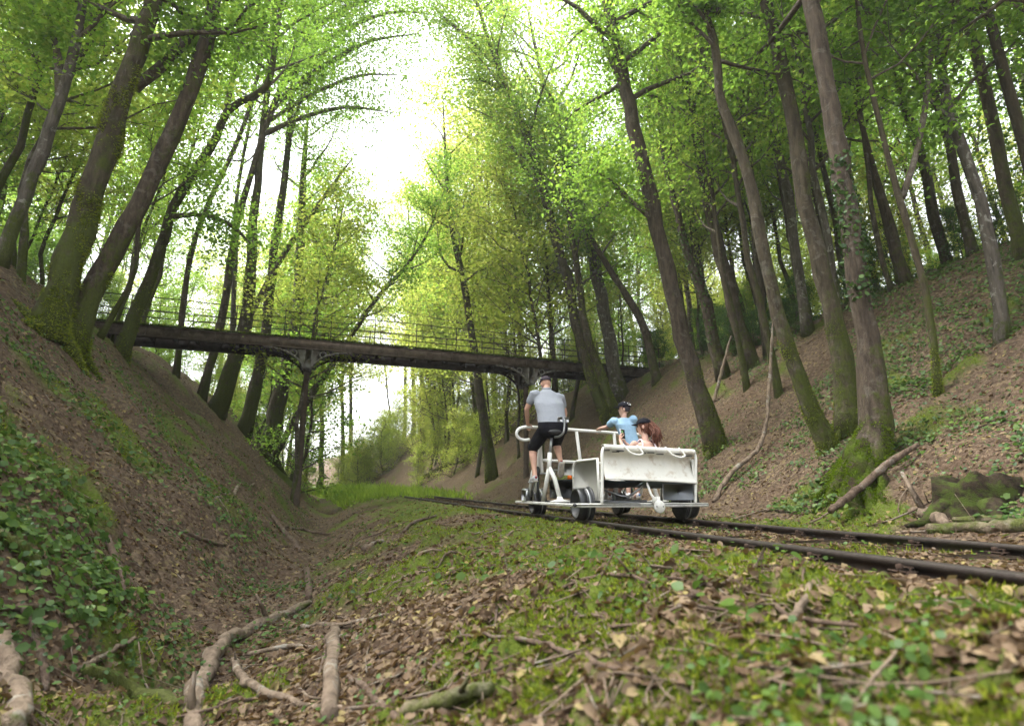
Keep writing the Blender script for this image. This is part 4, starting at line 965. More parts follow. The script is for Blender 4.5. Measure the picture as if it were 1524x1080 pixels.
# ivy climbing the thickest trunk
def trunk_ivy(tree_label, f0, f1, n, spread=.06):
    t = [o for o in COL.objects if o.get('label') == tree_label][0]; tk = [c for c in t.children if c.name.startswith('trunk')][0]
    co = np.empty(len(tk.data.vertices) * 3); tk.data.vertices.foreach_get('co', co); co = co.reshape(-1, 3); z = co[:, 2]
    F = np.array([list(p.vertices)[:4] for p in tk.data.polygons if len(p.vertices) == 4]); fz = co[F].mean(1)[:, 2]; F = F[(fz > f0) & (fz < f1)]; rng = np.random.default_rng(8)
    A = co[F[rng.integers(0, len(F), n)]]; u = rng.random((n, 1)); v = rng.random((n, 1)); P = (A[:, 0] * (1 - u) + A[:, 1] * u) * (1 - v) + (A[:, 3] * (1 - u) + A[:, 2] * u) * v
    k = fbm(P[:, 0] * 3 + P[:, 1] * 2, P[:, 2] * 1.6, 6, 3) > -.12; P = P[k]; n = len(P); P = P + rng.normal(size=(n, 3)) * spread * .5; no = rng.normal(size=(n, 3)) * .6 + np.array([0, -1, .3]); no /= np.linalg.norm(no, axis=1)[:, None]
    V, tt = leafmesh(rng, P, no, .07 * rng.uniform(.6, 1.3, n), .42, .15, .02); kind(MB().add(V, None, tt).obj('ivy', M['ivy'], t), 'stuff')
trunk_ivy('thickest ivy-clad trunk growing from the bright mossy roots', 2.4, 5.2, 1100, .05)
trunk_ivy('dark leafy-stemmed trunk between the tall brown and long straight trunks', 1.0, 5, 900, .12)

def trunk_moss(lab, n, zmax, wid=.006, lng=.03, mat='moss', bias=(0, 0, 0)):
    t = [o for o in COL.objects if lab in o.get('label', '')][0]; tk = [c for c in t.children if c.name.startswith('trunk')][0]; me = tk.data
    co = np.empty(len(me.vertices) * 3); me.vertices.foreach_get('co', co); co = co.reshape(-1, 3); nv = len(me.polygons)
    F = np.array([list(p.vertices)[:4] for p in me.polygons if len(p.vertices) == 4]); rng = np.random.default_rng(n)
    ar = np.linalg.norm(np.cross(co[F[:, 1]] - co[F[:, 0]], co[F[:, 3]] - co[F[:, 0]]), axis=1) * (co[F].mean(1)[:, 2] < zmax); i = rng.choice(len(F), n, p=ar / ar.sum())
    u = rng.random((n, 1)); v = rng.random((n, 1)); A = co[F[i]]; P = (A[:, 0] * (1 - u) + A[:, 1] * u) * (1 - v) + (A[:, 3] * (1 - u) + A[:, 2] * u) * v
    g = np.cross(A[:, 1] - A[:, 0], A[:, 3] - A[:, 0]); g /= np.linalg.norm(g, axis=1)[:, None] + 1e-9
    k = (fbm(P[:, 0] * 4 + P[:, 1] * 3, P[:, 2] * 2.2, 13, 4) * 1.6 + .55 - P[:, 2] / zmax * .8 + (g @ np.array(bias))) > rng.random(n) * .5; P, g = P[k], g[k]; n = len(P)
    d = np.cross(g, rng.normal(size=(n, 3))); d /= np.linalg.norm(d, axis=1)[:, None]; tip = P + g * lng * rng.uniform(.4, 1, (n, 1)) + rng.normal(size=(n, 3)) * lng * .4 + np.array([0, 0, -.3 * lng])
    kind(MB().add(np.stack([P - g * .004 - d * wid, P - g * .004 + d * wid, tip], 1).reshape(-1, 3), None, np.arange(3 * n).reshape(-1, 3)).obj('moss', M[mat], t), 'stuff')
trunk_moss('thickest mossy trunk of the leaning', 26000, 5.5, .010, .05, bias=(.25, 0, 0)); trunk_moss('bare brown trunk rising right', 8000, 1.6, .010, .05)
trunk_moss('thickest ivy-clad trunk', 26000, 1.7, .008, .035, 'moss_bright'); trunk_moss('blotchy tall trunk', 9000, 2.6, .008, .03); trunk_moss('S-bent brown', 9000, 2.6, .008, .03)
trunk_moss('mossy twin trunk nearer', 9000, 6, .012, .05, bias=(.3, 0, 0)); trunk_moss('mossy slanting trunk just right', 8000, 6, .012, .05, bias=(.3, 0, 0)); trunk_moss('tall brown trunk directly', 7000, 2.2, .010, .04, bias=(.3, 0, 0))
trunk_moss('forked young tree', 3000, 2.5, .008, .03); trunk_moss('mossy dark tree on the right bank', 5000, 5, .02, .06); trunk_moss('crooked thin tree', 6000, 4, .012, .05)

# ------------------------------------------------------------------ the rail cart (x right, y forward, z up from the rail top)
CARTP = trackpt(np.array([0.]), 0.)[0]
cart = empty('rail_cart', CARTP, PHI)
tag(cart, 'white tubular pedal rail cart with sling bench rolling away along the track', 'rail cart')
MBX = lambda: MB()
def part(mb, name, mat, parent=None, label=None, smooth=True):
    o = mb.obj(name, M[mat], parent or cart, smooth)
    if label: o['label'] = label
    return o
def pipe(pts, r, name='tube', mat='white_paint', n=None, parent=None, sides=12, **k):
    P = smoothcurve(np.array(pts, float), n) if n else np.array(pts, float)
    return part(MB().tube(P, r, sides), name, mat, parent, **k)
XL, XR, YR, YF = -.22, 1.62, -.22, 2.72
part(MB().beam((XL - .04, YR, .185), (XR + .05, YR, .185), .045, .052, .014), 'rear_beam', 'white_paint', smooth=False)
part(MB().beam((XL, YR + .025, .187), (XL, YF, .187), .045, .042, .013), 'side_beam', 'white_paint', smooth=False)
part(MB().beam((XR, YR + .025, .187), (XR, YF, .187), .045, .042, .013), 'side_beam', 'white_paint', smooth=False)
part(MB().beam((XL, YF + .025, .187), (XR, YF + .025, .187), .045, .042, .013), 'front_beam', 'white_paint', smooth=False)
for x in (.30, 1.10): part(MB().beam((x, YR + .025, .187), (x, YF, .187), .04, .038), 'floor_beam', 'white_paint', smooth=False)
for y in (.95, 1.18): part(MB().box(((.3 + 1.1) / 2 + .1, y, .222), (1.05, .20, .03), bev=.005), 'foot_board', 'galvanised', smooth=False)
part(MB().box((.42, -.17, .222), (.5, .16, .02), bev=.004), 'rear_step', 'galvanised', smooth=False)
part(MB().lathe([(-.03, .0), (-.03, .02), (0, .025)], (XL, YR - .028, .187), 'y', 10), 'joint_bolt', 'dark_steel')
for y in (0., 2.08): pipe([(-.08, y, .2), (1.52, y, .2)], .02, 'axle', 'dark_steel')
for wx, y, sg in ((0, 0, -1), (GAUGE, 0, 1), (0, 2.08, -1), (GAUGE, 2.08, 1)):
    w = empty('wheel'); w.parent = cart; w.location = (wx, y, .2)
    # profile from outer face to flange; mirrored for the right side
    pr = [(.035, .0), (.035, .045), (.02, .05), (.03, .06), (.03, .155), (.12, .168), (.128, .182), (.118, .197), (.03, .2), (.03, .193), (.022, .193), (.022, .2), (-.038, .202)]
    fl = [(-.038, .150), (-.038, .202), (-.05, .216), (-.062, .222), (-.074, .216), (-.078, .198), (-.078, .05), (-.078, .0)]
    ring = [(.0, .2015), (.0, .206), (-.018, .206), (-.018, .2015)]
    part(MB().lathe([(sg * a, r) for a, r in pr], (0, 0, 0), 'x', 40), 'tyre', 'dark_steel', w)
    part(MB().lathe([(sg * a, r) for a, r in fl], (0, 0, 0), 'x', 40), 'flange', 'dark_steel', w)
    part(MB().lathe([(sg * a, r) for a, r in ring], (0, 0, 0), 'x', 40), 'rim_ring', 'steel', w)
    hb = MB().lathe([(sg * .05, 0), (sg * .05, .03), (sg * .03, .035)], (0, 0, 0), 'x', 16)
    for k in range(5): a = k * 1.2566; hb.lathe([(sg * .042, 0), (sg * .042, .011), (sg * .028, .011)], (0, math.cos(a) * .1, math.sin(a) * .1), 'x', 6)
    part(hb, 'hub', 'galvanised', w)
# bench: rear posts, top rail, side panels
T = .021
for x, lean, dz in ((.155, .03, 0), (1.475, .055, -.045)):
    sg = 1 if x < 1 else -.25
    pipe([(x, YR, .2), (x + lean * .8, YR, .72 + dz), (x + lean, YR + .005, .84 + dz), (x + lean + .03 * sg, YR + .02, .905 + dz), (x + lean + .09 * sg, YR + .04, .93 + dz)], T, 'bench_post', n=22)
pipe([(.25, YR + .04, .925), (1.50, YR + .04, .885)], .018, 'bench_top_tube')
def panel(x, nm):
    c = [(.24, -.19), (.755, -.19), (.785, -.14), (.785, .52), (.77, .62), (.70, .70), (.6, .735), (.24, .735)]
    c = [(.24, -.19), (.765, -.19)] + [(.645 + .13 * math.cos(a), .535 + .20 * math.sin(a)) for a in np.linspace(0, math.pi / 2, 8)] + [(.24, .735)]
    P = np.array([[x, y, z] for z, y in c]); fr = pipe([tuple(p) for p in P], .019, 'side_panel_frame', 'white_paint')
    V = [[x, y, z] for z, y in c]; n = len(V); V2 = [[x + .006, b, c_] for _, b, c_ in V]; t = [[0, i, i + 1] for i in range(1, n - 1)] + [[n, n + i + 1, n + i] for i in range(1, n - 1)]
    part(MB().add(np.array(V + V2), [[i, (i + 1) % n, (i + 1) % n + n, i + n] for i in range(n)], t), 'side_panel', 'panel_grey', fr, smooth=False)
    for yy, zz in ((.70, .55), (.70, .40), (.55, .77)): part(MB().ball((x - .012, yy, zz), .012, 6), 'rivet', 'steel', fr)
panel(.13, 'left'); panel(1.50, 'right')
# sling back: white sheet hung over the top tube, bulging creases
def sheet():
    nx, nz = 60, 26; V = []
    prof = [(-.15, .93), (-.18, .952), (-.22, .955), (-.25, .945), (-.262, .915), (-.252, .888), (-.215, .872), (-.16, .85), (-.125, .81), (-.12, .77), (-.14, .70), (-.185, .62), (-.235, .545), (-.262, .510), (-.262, .502)]
    pr = smoothcurve(np.array([[a, b, 0] for a, b in prof]), nz)
    for i in range(nx):
        u = i / (nx - 1); x = .20 + u * 1.31
        for j in range(nz):
            y, z, _ = pr[j]; f = max(0, (j - 10) / (nz - 11)); dz = -.046 * u
            cre = sum(math.exp(-((u - c0 - .03 * f) / .012) ** 2) for c0 in (.17, .30, .66, .79)) * .010 * math.sin(min(1, f * 1.3) * math.pi)
            V.append((x, y - .022 * math.sin(u * math.pi) * math.sin(f * math.pi) + cre + .004 * math.sin(u * 23 + z * 9), z + dz + .006 * math.sin(u * math.pi) * f))
    i = np.arange(nx - 1)[:, None] * nz; a = np.arange(nz - 1)[None]; q = np.stack([i + a, i + a + 1, i + nz + a + 1, i + nz + a], -1).reshape(-1, 4)
    o = part(MB().add(np.array(V), q), 'sling_back', 'cream_sheet'); m = o.modifiers.new('solid', 'SOLIDIFY'); m.thickness = .004
    for k, u in enumerate((.03, .12, .17, .42, .50, .60, .80, .92)): part(MB().box((.2 + u * 1.31, -.252, .874 - .046 * u - .012 * (k % 2)), (.095 if k % 3 else .07, .030, .013), bev=.003), 'strap', 'dark_steel', o)  # dark boxes stand in for the shaded open strap slots under the lip
sheet()
def sling(x0, x1, nm, mat):
    V = []; nx, ny = 14, 12
    for i in range(nx):
        for j in range(ny):
            v = j / (ny - 1); x = x0 + (x1 - x0) * i / (nx - 1); V.append((x, -.215 + v * .85, .50 - .085 * math.sin(v * math.pi) - .02 * math.sin(i / (nx - 1) * math.pi)))
    i = np.arange(nx - 1)[:, None] * ny; a = np.arange(ny - 1)[None]; q = np.stack([i + a, i + a + 1, i + ny + a + 1, i + ny + a], -1).reshape(-1, 4)
    o = part(MB().add(np.array(V), q), nm, mat); m = o.modifiers.new('solid', 'SOLIDIFY'); m.thickness = .006
sling(.19, .78, 'seat_sling', 'navy_sheet'); sling(.79, 1.48, 'seat_sling', 'pale_blue_sheet')
pipe([(.14, .64, .50), (1.5, .64, .50)], .02, 'seat_front_tube')
for x in (.2, 1.45): pipe([(x, .64, .50), (x, .64, .2)], .018, 'seat_leg')
for x0, dz in ((.485, 0), (1.09, -.022)):
    pipe([(x, y, z + dz) for x, y, z in ((x0 - .012, -.235, .95), (x0 + .012, -.275, .905), (x0 + .045, -.292, .855), (x0 + .10, -.295, .83), (x0 + .205, -.293, .822), (x0 + .238, -.29, .84), (x0 + .225, -.28, .875), (x0 + .18, -.24, .945))], .0125, 'handle', n=40)
part(MB().box((1.225, -.24 + .0, .35), (.44, .010, .21), bev=.003), 'rear_plate', 'plate_grey', smooth=False)
pipe([(.22, .05, .40), (.52, .0, .30), (.60, -.05, .29)], .013, 'brace', 'steel'); pipe([(.56, -.08, .27), (.80, -.08, .42), (.92, -.02, .455)], .015, 'brace', 'steel')
part(MB().box((.52, .12, .27), (.11, .12, .14), bev=.01), 'bearing_block', 'galvanised', smooth=False)
pipe([(.50, .10, .2), (.50, .12, .48)], .03, 'centre_post', 'panel_grey')
part(MB().lathe([(-.3, .0), (-.3, .075), (-.292, .08), (-.272, .08), (-.265, .0)], (.92, 0, .165), 'y', 28), 'brake_disc', 'white_paint')
for dx in (-.045, .045): part(MB().lathe([(-.306, 0), (-.306, .008), (-.298, .008)], (.92 + dx, 0, .167), 'y', 8), 'bolt', 'dark_steel')
lv = MB(); lv.loft([((.885, -.255, .20), (.05, 0, 0), (0, .012, 0)), ((.865, -.255, .27), (.025, 0, 0), (0, .012, 0)), ((.83, -.24, .33), (.018, 0, 0), (0, .012, 0)), ((.80, -.20, .47), (.015, 0, 0), (0, .012, 0))], 12)
part(lv, 'brake_arm', 'white_paint')
part(MB().box((.76, .5, .285), (.09, .09, .09), bev=.012), 'pedal_hub', 'galvanised', smooth=False); pipe([(.69, .9, .22), (.70, .9, .45), (.66, .8, .5)], .024, 'frame_foot', 'cream_sheet')
pipe([(.38, .8, .2), (.45, .9, .5)], .015, 'frame_foot')
# two pedal stations with saddle, crank and forked post
def station(x0, mir):
    s = empty('pedal_station'); s.parent = cart; s.location = (x0, 1.25, 0)
    def sp(pts, r, nm, mat='white_paint', n=None, sides=12): return pipe(pts, r, nm, mat, n, s, sides)
    sp([(-.11, .22, .21), (-.085, .08, .55), (-.065, .03, .72)], .032, 'front_post'); sp([(.06, -.12, .215), (.0, -.03, .55), (-.065, .03, .72)], .034, 'rear_post')
    sp([(-.068, .03, .70), (-.045, .045, .94)], .036, 'seat_tube'); sp([(-.048, .045, .9), (-.01, .05, 1.21)], .021, 'seat_post', 'steel')
    part(MB().loft([((.06, -.12, .205), (.17, 0, 0), (0, .09, 0)), ((.06, -.12, .215), (.17, 0, 0), (0, .09, 0)), ((.055, -.115, .245), (.05, 0, 0), (0, .05, 0)), ((.05, -.11, .28), (.04, 0, 0), (0, .04, 0))], 16), 'post_foot', 'white_paint', s)
    part(MB().loft([((0, -.13, 1.245), (.10, 0, 0), (0, 0, .02)), ((0, -.10, 1.25), (.10, 0, 0), (0, 0, .035)), ((0, -.02, 1.25), (.10, 0, 0), (0, 0, .035)), ((0, .10, 1.24), (.04, 0, 0), (0, 0, .028)), ((0, .20, 1.235), (.02, 0, 0), (0, 0, .02))], 16), 'saddle', 'black_plastic', s)
    if not mir:
        sp([(.0, -.08, 1.17), (.03, -.20, 1.17), (.065, -.275, 1.21), (.085, -.285, 1.31), (.09, -.285, 1.43)], .016, 'back_bracket', 'steel', 24)
        for dx in (-.055, .045): part(MB().box((.07 + dx, -.292, 1.415), (.080, .012, .075), bev=.004), 'back_plate', 'steel', s, smooth=False)
    else:
        part(MB().loft([((-.04, -.22, 1.09), (.02, 0, 0), (0, .012, 0)), ((-.035, -.22, 1.12), (.036, 0, 0), (0, .022, 0)), ((-.03, -.22, 1.19), (.038, 0, 0), (0, .022, 0)), ((-.025, -.22, 1.225), (.02, 0, 0), (0, .012, 0))], 14), 'back_pad', 'black_plastic', s)
    # crank drive
    part(MB().lathe([(-.03, 0), (-.03, .085), (-.02, .09), (.02, .09), (.03, .085), (.03, 0)], (-.15, .42, .66), 'x', 28), 'chain_ring', 'black_plastic', s)
    part(MB().lathe([(-.16, .016), (.20, .016)], (-.05, .40, .64), 'x', 12), 'crank_axle', 'steel', s)
    for sg, a in ((-1, -2.2), (1, .35)):
        x = -.03 + sg * .19; py, pz = .40 + .17 * math.cos(a), .64 + .17 * math.sin(a)
        cr = part(MB().beam((x, .40, .64), (x, py, pz), .016, .028), 'crank_arm', 'dark_steel', s, smooth=False)
        part(MB().box((x + sg * .05, py, pz), (.09, .085, .022), bev=.006), 'pedal', 'steel', cr, smooth=False)
    sp([(-.16, .42, .58), (-.15, .75, .28)], .012, 'chain_guard', 'galvanised'); sp([(-.06, .42, .64), (-.02, .66, 1.25), (-.02, .66, 1.33)], .026, 'steering_tube')
    sp([(-.15, .38, .24), (-.12, .44, .62)], .02, 'drive_strut', 'dark_steel')
    return s
station(.0, False); station(1.60, True)
# long handle bar with the curled ends, uprights and lower rail
bz = 1.365
pipe([(-.20, 1.88, 1.19), (-.30, 1.9, 1.18), (-.385, 1.9, 1.215), (-.42, 1.9, 1.285), (-.385, 1.9, 1.355), (-.29, 1.9, 1.392), (-.15, 1.9, 1.395), (.2, 1.9, 1.385), (.9, 1.9, 1.355), (1.42, 1.9, 1.33)], .026, 'handle_bar', n=70)
pipe([(1.42, 1.9, 1.33), (1.75, 1.9, 1.32), (1.85, 1.9, 1.28), (1.87, 1.9, 1.22), (1.80, 1.9, 1.15)], .026, 'handle_bar', n=24)
for xa, xb, z in ((.62, .68, 1.345), (1.30, 1.33, 1.33)): pipe([(xa, 1.9, z), (xb, 1.9, .82), (xb, 1.95, .21)], .027, 'upright')
pipe([(-.03, 1.9, .86), (.75, 1.9, .83), (1.4, 1.9, .81)], .023, 'lower_rail'); pipe([(-.10, 2.0, .22), (-.06, 1.92, .7), (-.02, 1.9, 1.03), (-.02, 1.9, 1.38)], .034, 'upright'); pipe([(-.17, 2.1, .22), (-.13, 2.0, .66), (-.06, 1.92, .9)], .026, 'upright')
bd = part(MB().box((.42, 1.86, .72), (.26, .012, .20), bev=.003), 'notice_board', 'white_paint', smooth=False)
for k, (x, z, w) in enumerate(((.38, .755, .05), (.385, .738, .03), (.45, .74, .04), (.39, .70, .045), (.39, .688, .05), (.392, .676, .035))): part(MB().box((x, 1.8515, z), (w, .003, .006)), 'print_mark', 'dark_steel', bd, smooth=False)
part(MB().box((.26, 1.55, .39), (.38, .34, .27), bev=.012), 'storage_box', 'black_plastic', smooth=False); part(MB().box((.26, 1.55, .532), (.41, .37, .02), bev=.008), 'box_rim', 'black_plastic', smooth=False)
lt = part(MB().lathe([(0, .0), (0, .035), (.04, .035), (.06, .025), (.065, 0)], (.33, 1.47, .545), 'z', 18), 'beacon_light', 'orange_lens'); part(MB().box((.38, 1.47, .56), (.05, .05, .035), bev=.006), 'beacon_clip', 'yellow_plastic', lt, smooth=False)
for x in (-.24,): part(MB().box((x + .02, 2.10, .30), (.06, .34, .22), bev=.03), 'wheel_guard', 'galvanised', smooth=False)

# ------------------------------------------------------------------ people
def body_mesh(mb, name, mat, parent=None, vox=.008, smooth=2):
    o = mb.obj(name, M[mat], parent)
    m = o.modifiers.new('join', 'REMESH'); m.mode = 'VOXEL'; m.voxel_size = vox; m.use_smooth_shade = True
    if smooth: m = o.modifiers.new('soft', 'SMOOTH'); m.factor = .5; m.iterations = smooth
    return o
V_ = lambda *a: np.array(a, float)
def frame_of(d, side):
    d = V_(*d); d = d / np.linalg.norm(d); x = V_(*side); x = x - d * (x @ d); x /= np.linalg.norm(x); return x, d, np.cross(d, x)
def hand(mb, wrist, direc, palm_n, k=1.0, curl=.9):
    """palm, four bent fingers of unequal length and a thumb from the palm's side"""
    d = V_(*direc); d /= np.linalg.norm(d); n = V_(*palm_n); n = n - d * (n @ d); n /= np.linalg.norm(n); s = np.cross(d, n)
    w = V_(*wrist)
    mb.loft([(w, s * .026 * k, n * .018 * k), (w + d * .03 * k, s * .036 * k, n * .015 * k), (w + d * .075 * k, s * .042 * k, n * .013 * k), (w + d * .088 * k, s * .038 * k, n * .010 * k)], 14)
    for i, (o, L) in enumerate(((-.031, .068), (-.0105, .078), (.0105, .074), (.031, .058))):
        p = w + d * .078 * k + s * o * k; P = [p]; a = .15
        for seg in (.42, .32, .26):
            a += curl * .55; dv = d * math.cos(a) + n * math.sin(a); P.append(P[-1] + dv * L * seg * k)
        mb.capsule(P, np.array([.0092, .0086, .0078, .0068]) * k, 8)
    p = w + d * .022 * k - s * .028 * k; mb.capsule([p, p + (d * .5 - s * .75 + n * .25) * .034 * k, p + (d * 1.2 - s * .9 + n * .8) * .042 * k], np.array([.013, .0105, .0085]) * k, 8)
def head(mb, c, face, up=(0, 0, 1), k=1.0):
    x, f, _ = None, None, None
    u = V_(*up); u /= np.linalg.norm(u); f = V_(*face); f = f - u * (f @ u); f /= np.linalg.norm(f); r = np.cross(f, u); c = V_(*c)
    R3 = np.stack([r, f, u], 1)
    mb.ball(c + u * .018 * k - f * .008 * k, (.074 * k, .092 * k, .092 * k), 14, R3)
    mb.loft([(c + u * .03 * k + f * .02 * k, r * .068 * k, f * .068 * k), (c - u * .04 * k + f * .022 * k, r * .060 * k, f * .066 * k), (c - u * .085 * k + f * .035 * k, r * .040 * k, f * .046 * k), (c - u * .112 * k + f * .045 * k, r * .022 * k, f * .026 * k)], 14)
    mb.loft([(c + f * .086 * k + u * .012 * k, r * .008 * k, u * .012 * k), (c + f * .104 * k - u * .018 * k, r * .011 * k, u * .012 * k), (c + f * .090 * k - u * .032 * k, r * .014 * k, u * .008 * k)], 8)
    for sg in (-1, 1): mb.ball(c + r * sg * .078 * k - u * .012 * k - f * .008 * k, (.010 * k, .020 * k, .030 * k), 8, R3)
    mb.ball(c + f * .078 * k - u * .055 * k, (.024 * k, .012 * k, .009 * k), 8, R3)
    return R3
def face_bits(c, R3, k, root):
    c = V_(*c)
    for sg in (-1, 1): MB().ball(c + R3 @ V_(sg * .031 * k, .083 * k, .004 * k), .0105 * k, 7).obj('eye', M['screen_glass'], root)
def cap(c, R3, k, mat, root, back=False, brim=True):
    c = V_(*c); r, f, u = R3[:, 0], R3[:, 1], R3[:, 2]; secs = []
    for a in np.linspace(0, 1, 9):
        e = a * math.pi / 2 * .98; secs.append((c + u * (.038 + .082 * math.sin(e)) * k - f * .006 * k, r * .087 * k * math.cos(e) ** .8, f * .104 * k * math.cos(e) ** .8))
    mb = MB().loft(secs, 20); o = mb.obj('cap', M[mat], root)
    if brim:
        ds = f; bm = MB(); V = []
        for j in range(9):
            t = (j / 8 - .5) * 2.3
            for rr, dz in ((.085, .040), (.165, .020 + .012 * math.cos(t))): V.append(c + (r * math.sin(t) * (.087 if rr < .1 else .088) + f * math.cos(t) * rr) * k + u * dz * k)
        q = [[2 * j, 2 * j + 1, 2 * j + 3, 2 * j + 2] for j in range(8)]
        b = bm.add(np.array(V), q).obj('brim', M[mat], o); b.modifiers.new('s', 'SOLIDIFY').thickness = .004
    MB().ball(c + u * .121 * k - f * .006 * k, .007 * k, 6).obj('button', M[mat], o)
    return o
def shoe(mb_up, heel, toe, up, k=1.0):
    h, t, u = V_(*heel), V_(*toe), V_(*up); d = (t - h); L = np.linalg.norm(d); d /= L; u = u - d * (u @ d); u /= np.linalg.norm(u); s = np.cross(d, u)
    return h, d, u, s, L
def make_shoe(root, heel, toe, up, mat='shoe_grey', accent='shoe_red', k=1.0):
    h, d, u, s, L = shoe(None, heel, toe, up); up_ = MB()
    up_.loft([(h - d * .01 + u * .03, s * .026 * k, u * .028 * k), (h + d * .02 * k + u * .045 * k, s * .036 * k, u * .045 * k), (h + d * L * .35 + u * .045 * k, s * .037 * k, u * .044 * k), (h + d * L * .6 + u * .03 * k, s * .043 * k, u * .031 * k), (h + d * L * .85 + u * .022 * k, s * .04 * k, u * .022 * k), (h + d * L * 1.0 + u * .018 * k, s * .02 * k, u * .012 * k)], 14)
    o = up_.obj('shoe', M[mat], root)
    so_ = MB(); so_.loft([(h - d * .02, s * .02 * k, u * .011 * k), (h, s * .036 * k, u * .012 * k), (h + d * L * .4, s * .034 * k, u * .012 * k), (h + d * L * .7, s * .046 * k, u * .011 * k), (h + d * L * .95, s * .038 * k, u * .011 * k), (h + d * L * 1.04, s * .018 * k, u * .009 * k)], 14); so_.obj('sole', M['shoe_sole'], o)
    for sg in (-1, 1):
        ac = MB(); ac.loft([(h + d * L * a + u * (.045 - .022 * a) * k + s * sg * .031 * k, d * .008, u * .026 * k) for a in (.22, .24)], 8); ac.obj('shoe_stripe', M[accent], o); ac = MB(); ac.loft([(h + d * L * a + u * .034 * k + s * sg * .036 * k, d * .006, u * .022 * k) for a in (.48, .5)], 8); ac.obj('shoe_stripe', M[accent], o)
    ac = MB(); ac.loft([(h - d * .012 + u * .05 * k, s * .02 * k, u * .018 * k), (h - d * .02 + u * .05 * k, s * .016 * k, u * .014 * k)], 8); ac.obj('heel_patch', M[accent], o); return o

def man():
    sh = (V_(-.205, 1.60, 1.90), V_(.245, 1.60, 1.86)); hp = (V_(-.085, 1.36, 1.32), V_(.135, 1.36, 1.32)); hc = V_(.025, 1.36, 1.34)
    elb = (V_(-.30, 1.70, 1.66), V_(.37, 1.74, 1.62)); wr = (V_(-.24, 1.86, 1.445), V_(.36, 1.84, 1.435)); kn = (V_(-.20, 1.74, 1.03), V_(.20, 1.74, 1.12))
    an = (V_(-.215, 1.545, .60), V_(.185, 1.45, .80)); hd = V_(.035, 1.73, 2.10)
    b = MB()
    fx, fs = V_(1, 0, 0), V_(0, 1, 0)
    tors = [(hc + V_(0, -.02, -.06), fx * .17, fs * .12), (hc + V_(0, 0, .06), fx * .18, fs * .13), (hc + V_(0, .07, .22), fx * .175, fs * .125), (hc + V_(0, .15, .38), fx * .19, fs * .125), (V_(.02, 1.59, 1.83), fx * .20, fs * .11), (V_(.025, 1.62, 1.92), fx * .15, fs * .08), (V_(.03, 1.65, 1.96), fx * .06, fs * .06)]
    b.loft(tors, 22); b.capsule([V_(.025, 1.62, 1.93), V_(.035, 1.68, 2.03)], [.062, .058])
    R3 = head(b, hd, (-.08, 1, -.12), (0, .12, 1), 1.04)
    for i in (0, 1):
        b.capsule([sh[i], (sh[i] + elb[i]) / 2, elb[i], (elb[i] * .6 + wr[i] * .4), wr[i]], [.056, .050, .040, .040, .028])
        hand(b, wr[i], (V_(-.15, 1.9, 1.40) if i == 0 else V_(.36, 1.92, 1.38)) - wr[i] if False else ((.35 if i == 0 else -.1), .7, -.55), (0, -.3, -1), 1.0, 1.1)
        b.capsule([hp[i], (hp[i] + kn[i]) / 2, kn[i]], [.098, .082, .060]); b.capsule([kn[i], kn[i] * .68 + an[i] * .32 + V_(0, -.02, 0), kn[i] * .3 + an[i] * .7, an[i]], [.058, .062, .042, .036])
    b.capsule([an[0], V_(-.22, 1.68, .54)], [.04, .035]); b.capsule([an[1], V_(.19, 1.52, .71)], [.04, .035])
    p = body_mesh(b, 'person', 'skin'); p.location = CARTP; p.rotation_euler = (0, 0, PHI)
    tag(p, 'man in grey polo shirt and black shorts pedalling on the left of the cart', 'person')
    s = MB(); s.loft([(hc + V_(.005, -.015, .070), fx * .250, fs * .178)] + [(c + V_(0, -.006, 0), x * (1.32 if i < 3 else 1.17), y * 1.28) for i, (c, x, y) in enumerate(tors[1:5])] + [(V_(.025, 1.62, 1.935), fx * .155, fs * .095), (V_(.03, 1.65, 1.975), fx * .085, fs * .080), (V_(.032, 1.665, 1.995), fx * .072, fs * .070)], 24)
    for i in (0, 1): s.capsule([sh[i] * .85 + V_(.025, 1.62, 1.88) * .15, sh[i], sh[i] * .52 + elb[i] * .48], [.078, .078, .070])
    body_mesh(s, 'shirt', 'grey_shirt', p, .009, 14)
    s.__init__(); s.loft([(V_(.03, 1.653, 1.975), fx * .080, fs * .078), (V_(.034, 1.668, 2.015), fx * .074, fs * .072), (V_(.034, 1.664, 2.02), fx * .062, fs * .060)], 20); s.obj('collar', M['grey_shirt'], p)
    t = MB(); t.loft([(hc + V_(0, .0, -.17), fx * .11, fs * .13), (hc + V_(0, -.03, -.10), fx * .215, fs * .155), (hc + V_(0, -.03, -.03), fx * .240, fs * .165), (hc + V_(0, -.015, .05), fx * .240, fs * .165), (hc + V_(0, 0, .11), fx * .215, fs * .145)], 24)
    for i in (0, 1): t.capsule([hp[i], (hp[i] + kn[i]) / 2, kn[i] * .93 + hp[i] * .07], [.118, .108, .092])
    body_mesh(t, 'shorts', 'black_cloth', p, .009, 3)
    cap(hd, R3, 1.08, 'dark_cap', p); face_bits(hd, R3, 1.04, p)
    make_shoe(p, (-.215, 1.49, .515), (-.225, 1.75, .50), (0, 0, 1), k=1.15); make_shoe(p, (.185, 1.385, .78), (.195, 1.52, .575), (0, .75, .55), k=1.15)
    MB().tube([wr[1] + V_(-.012, -.02, .03), wr[1] + V_(.0, 0, .012)], .034, 10).obj('wristband', M['black_plastic'], p)
man()

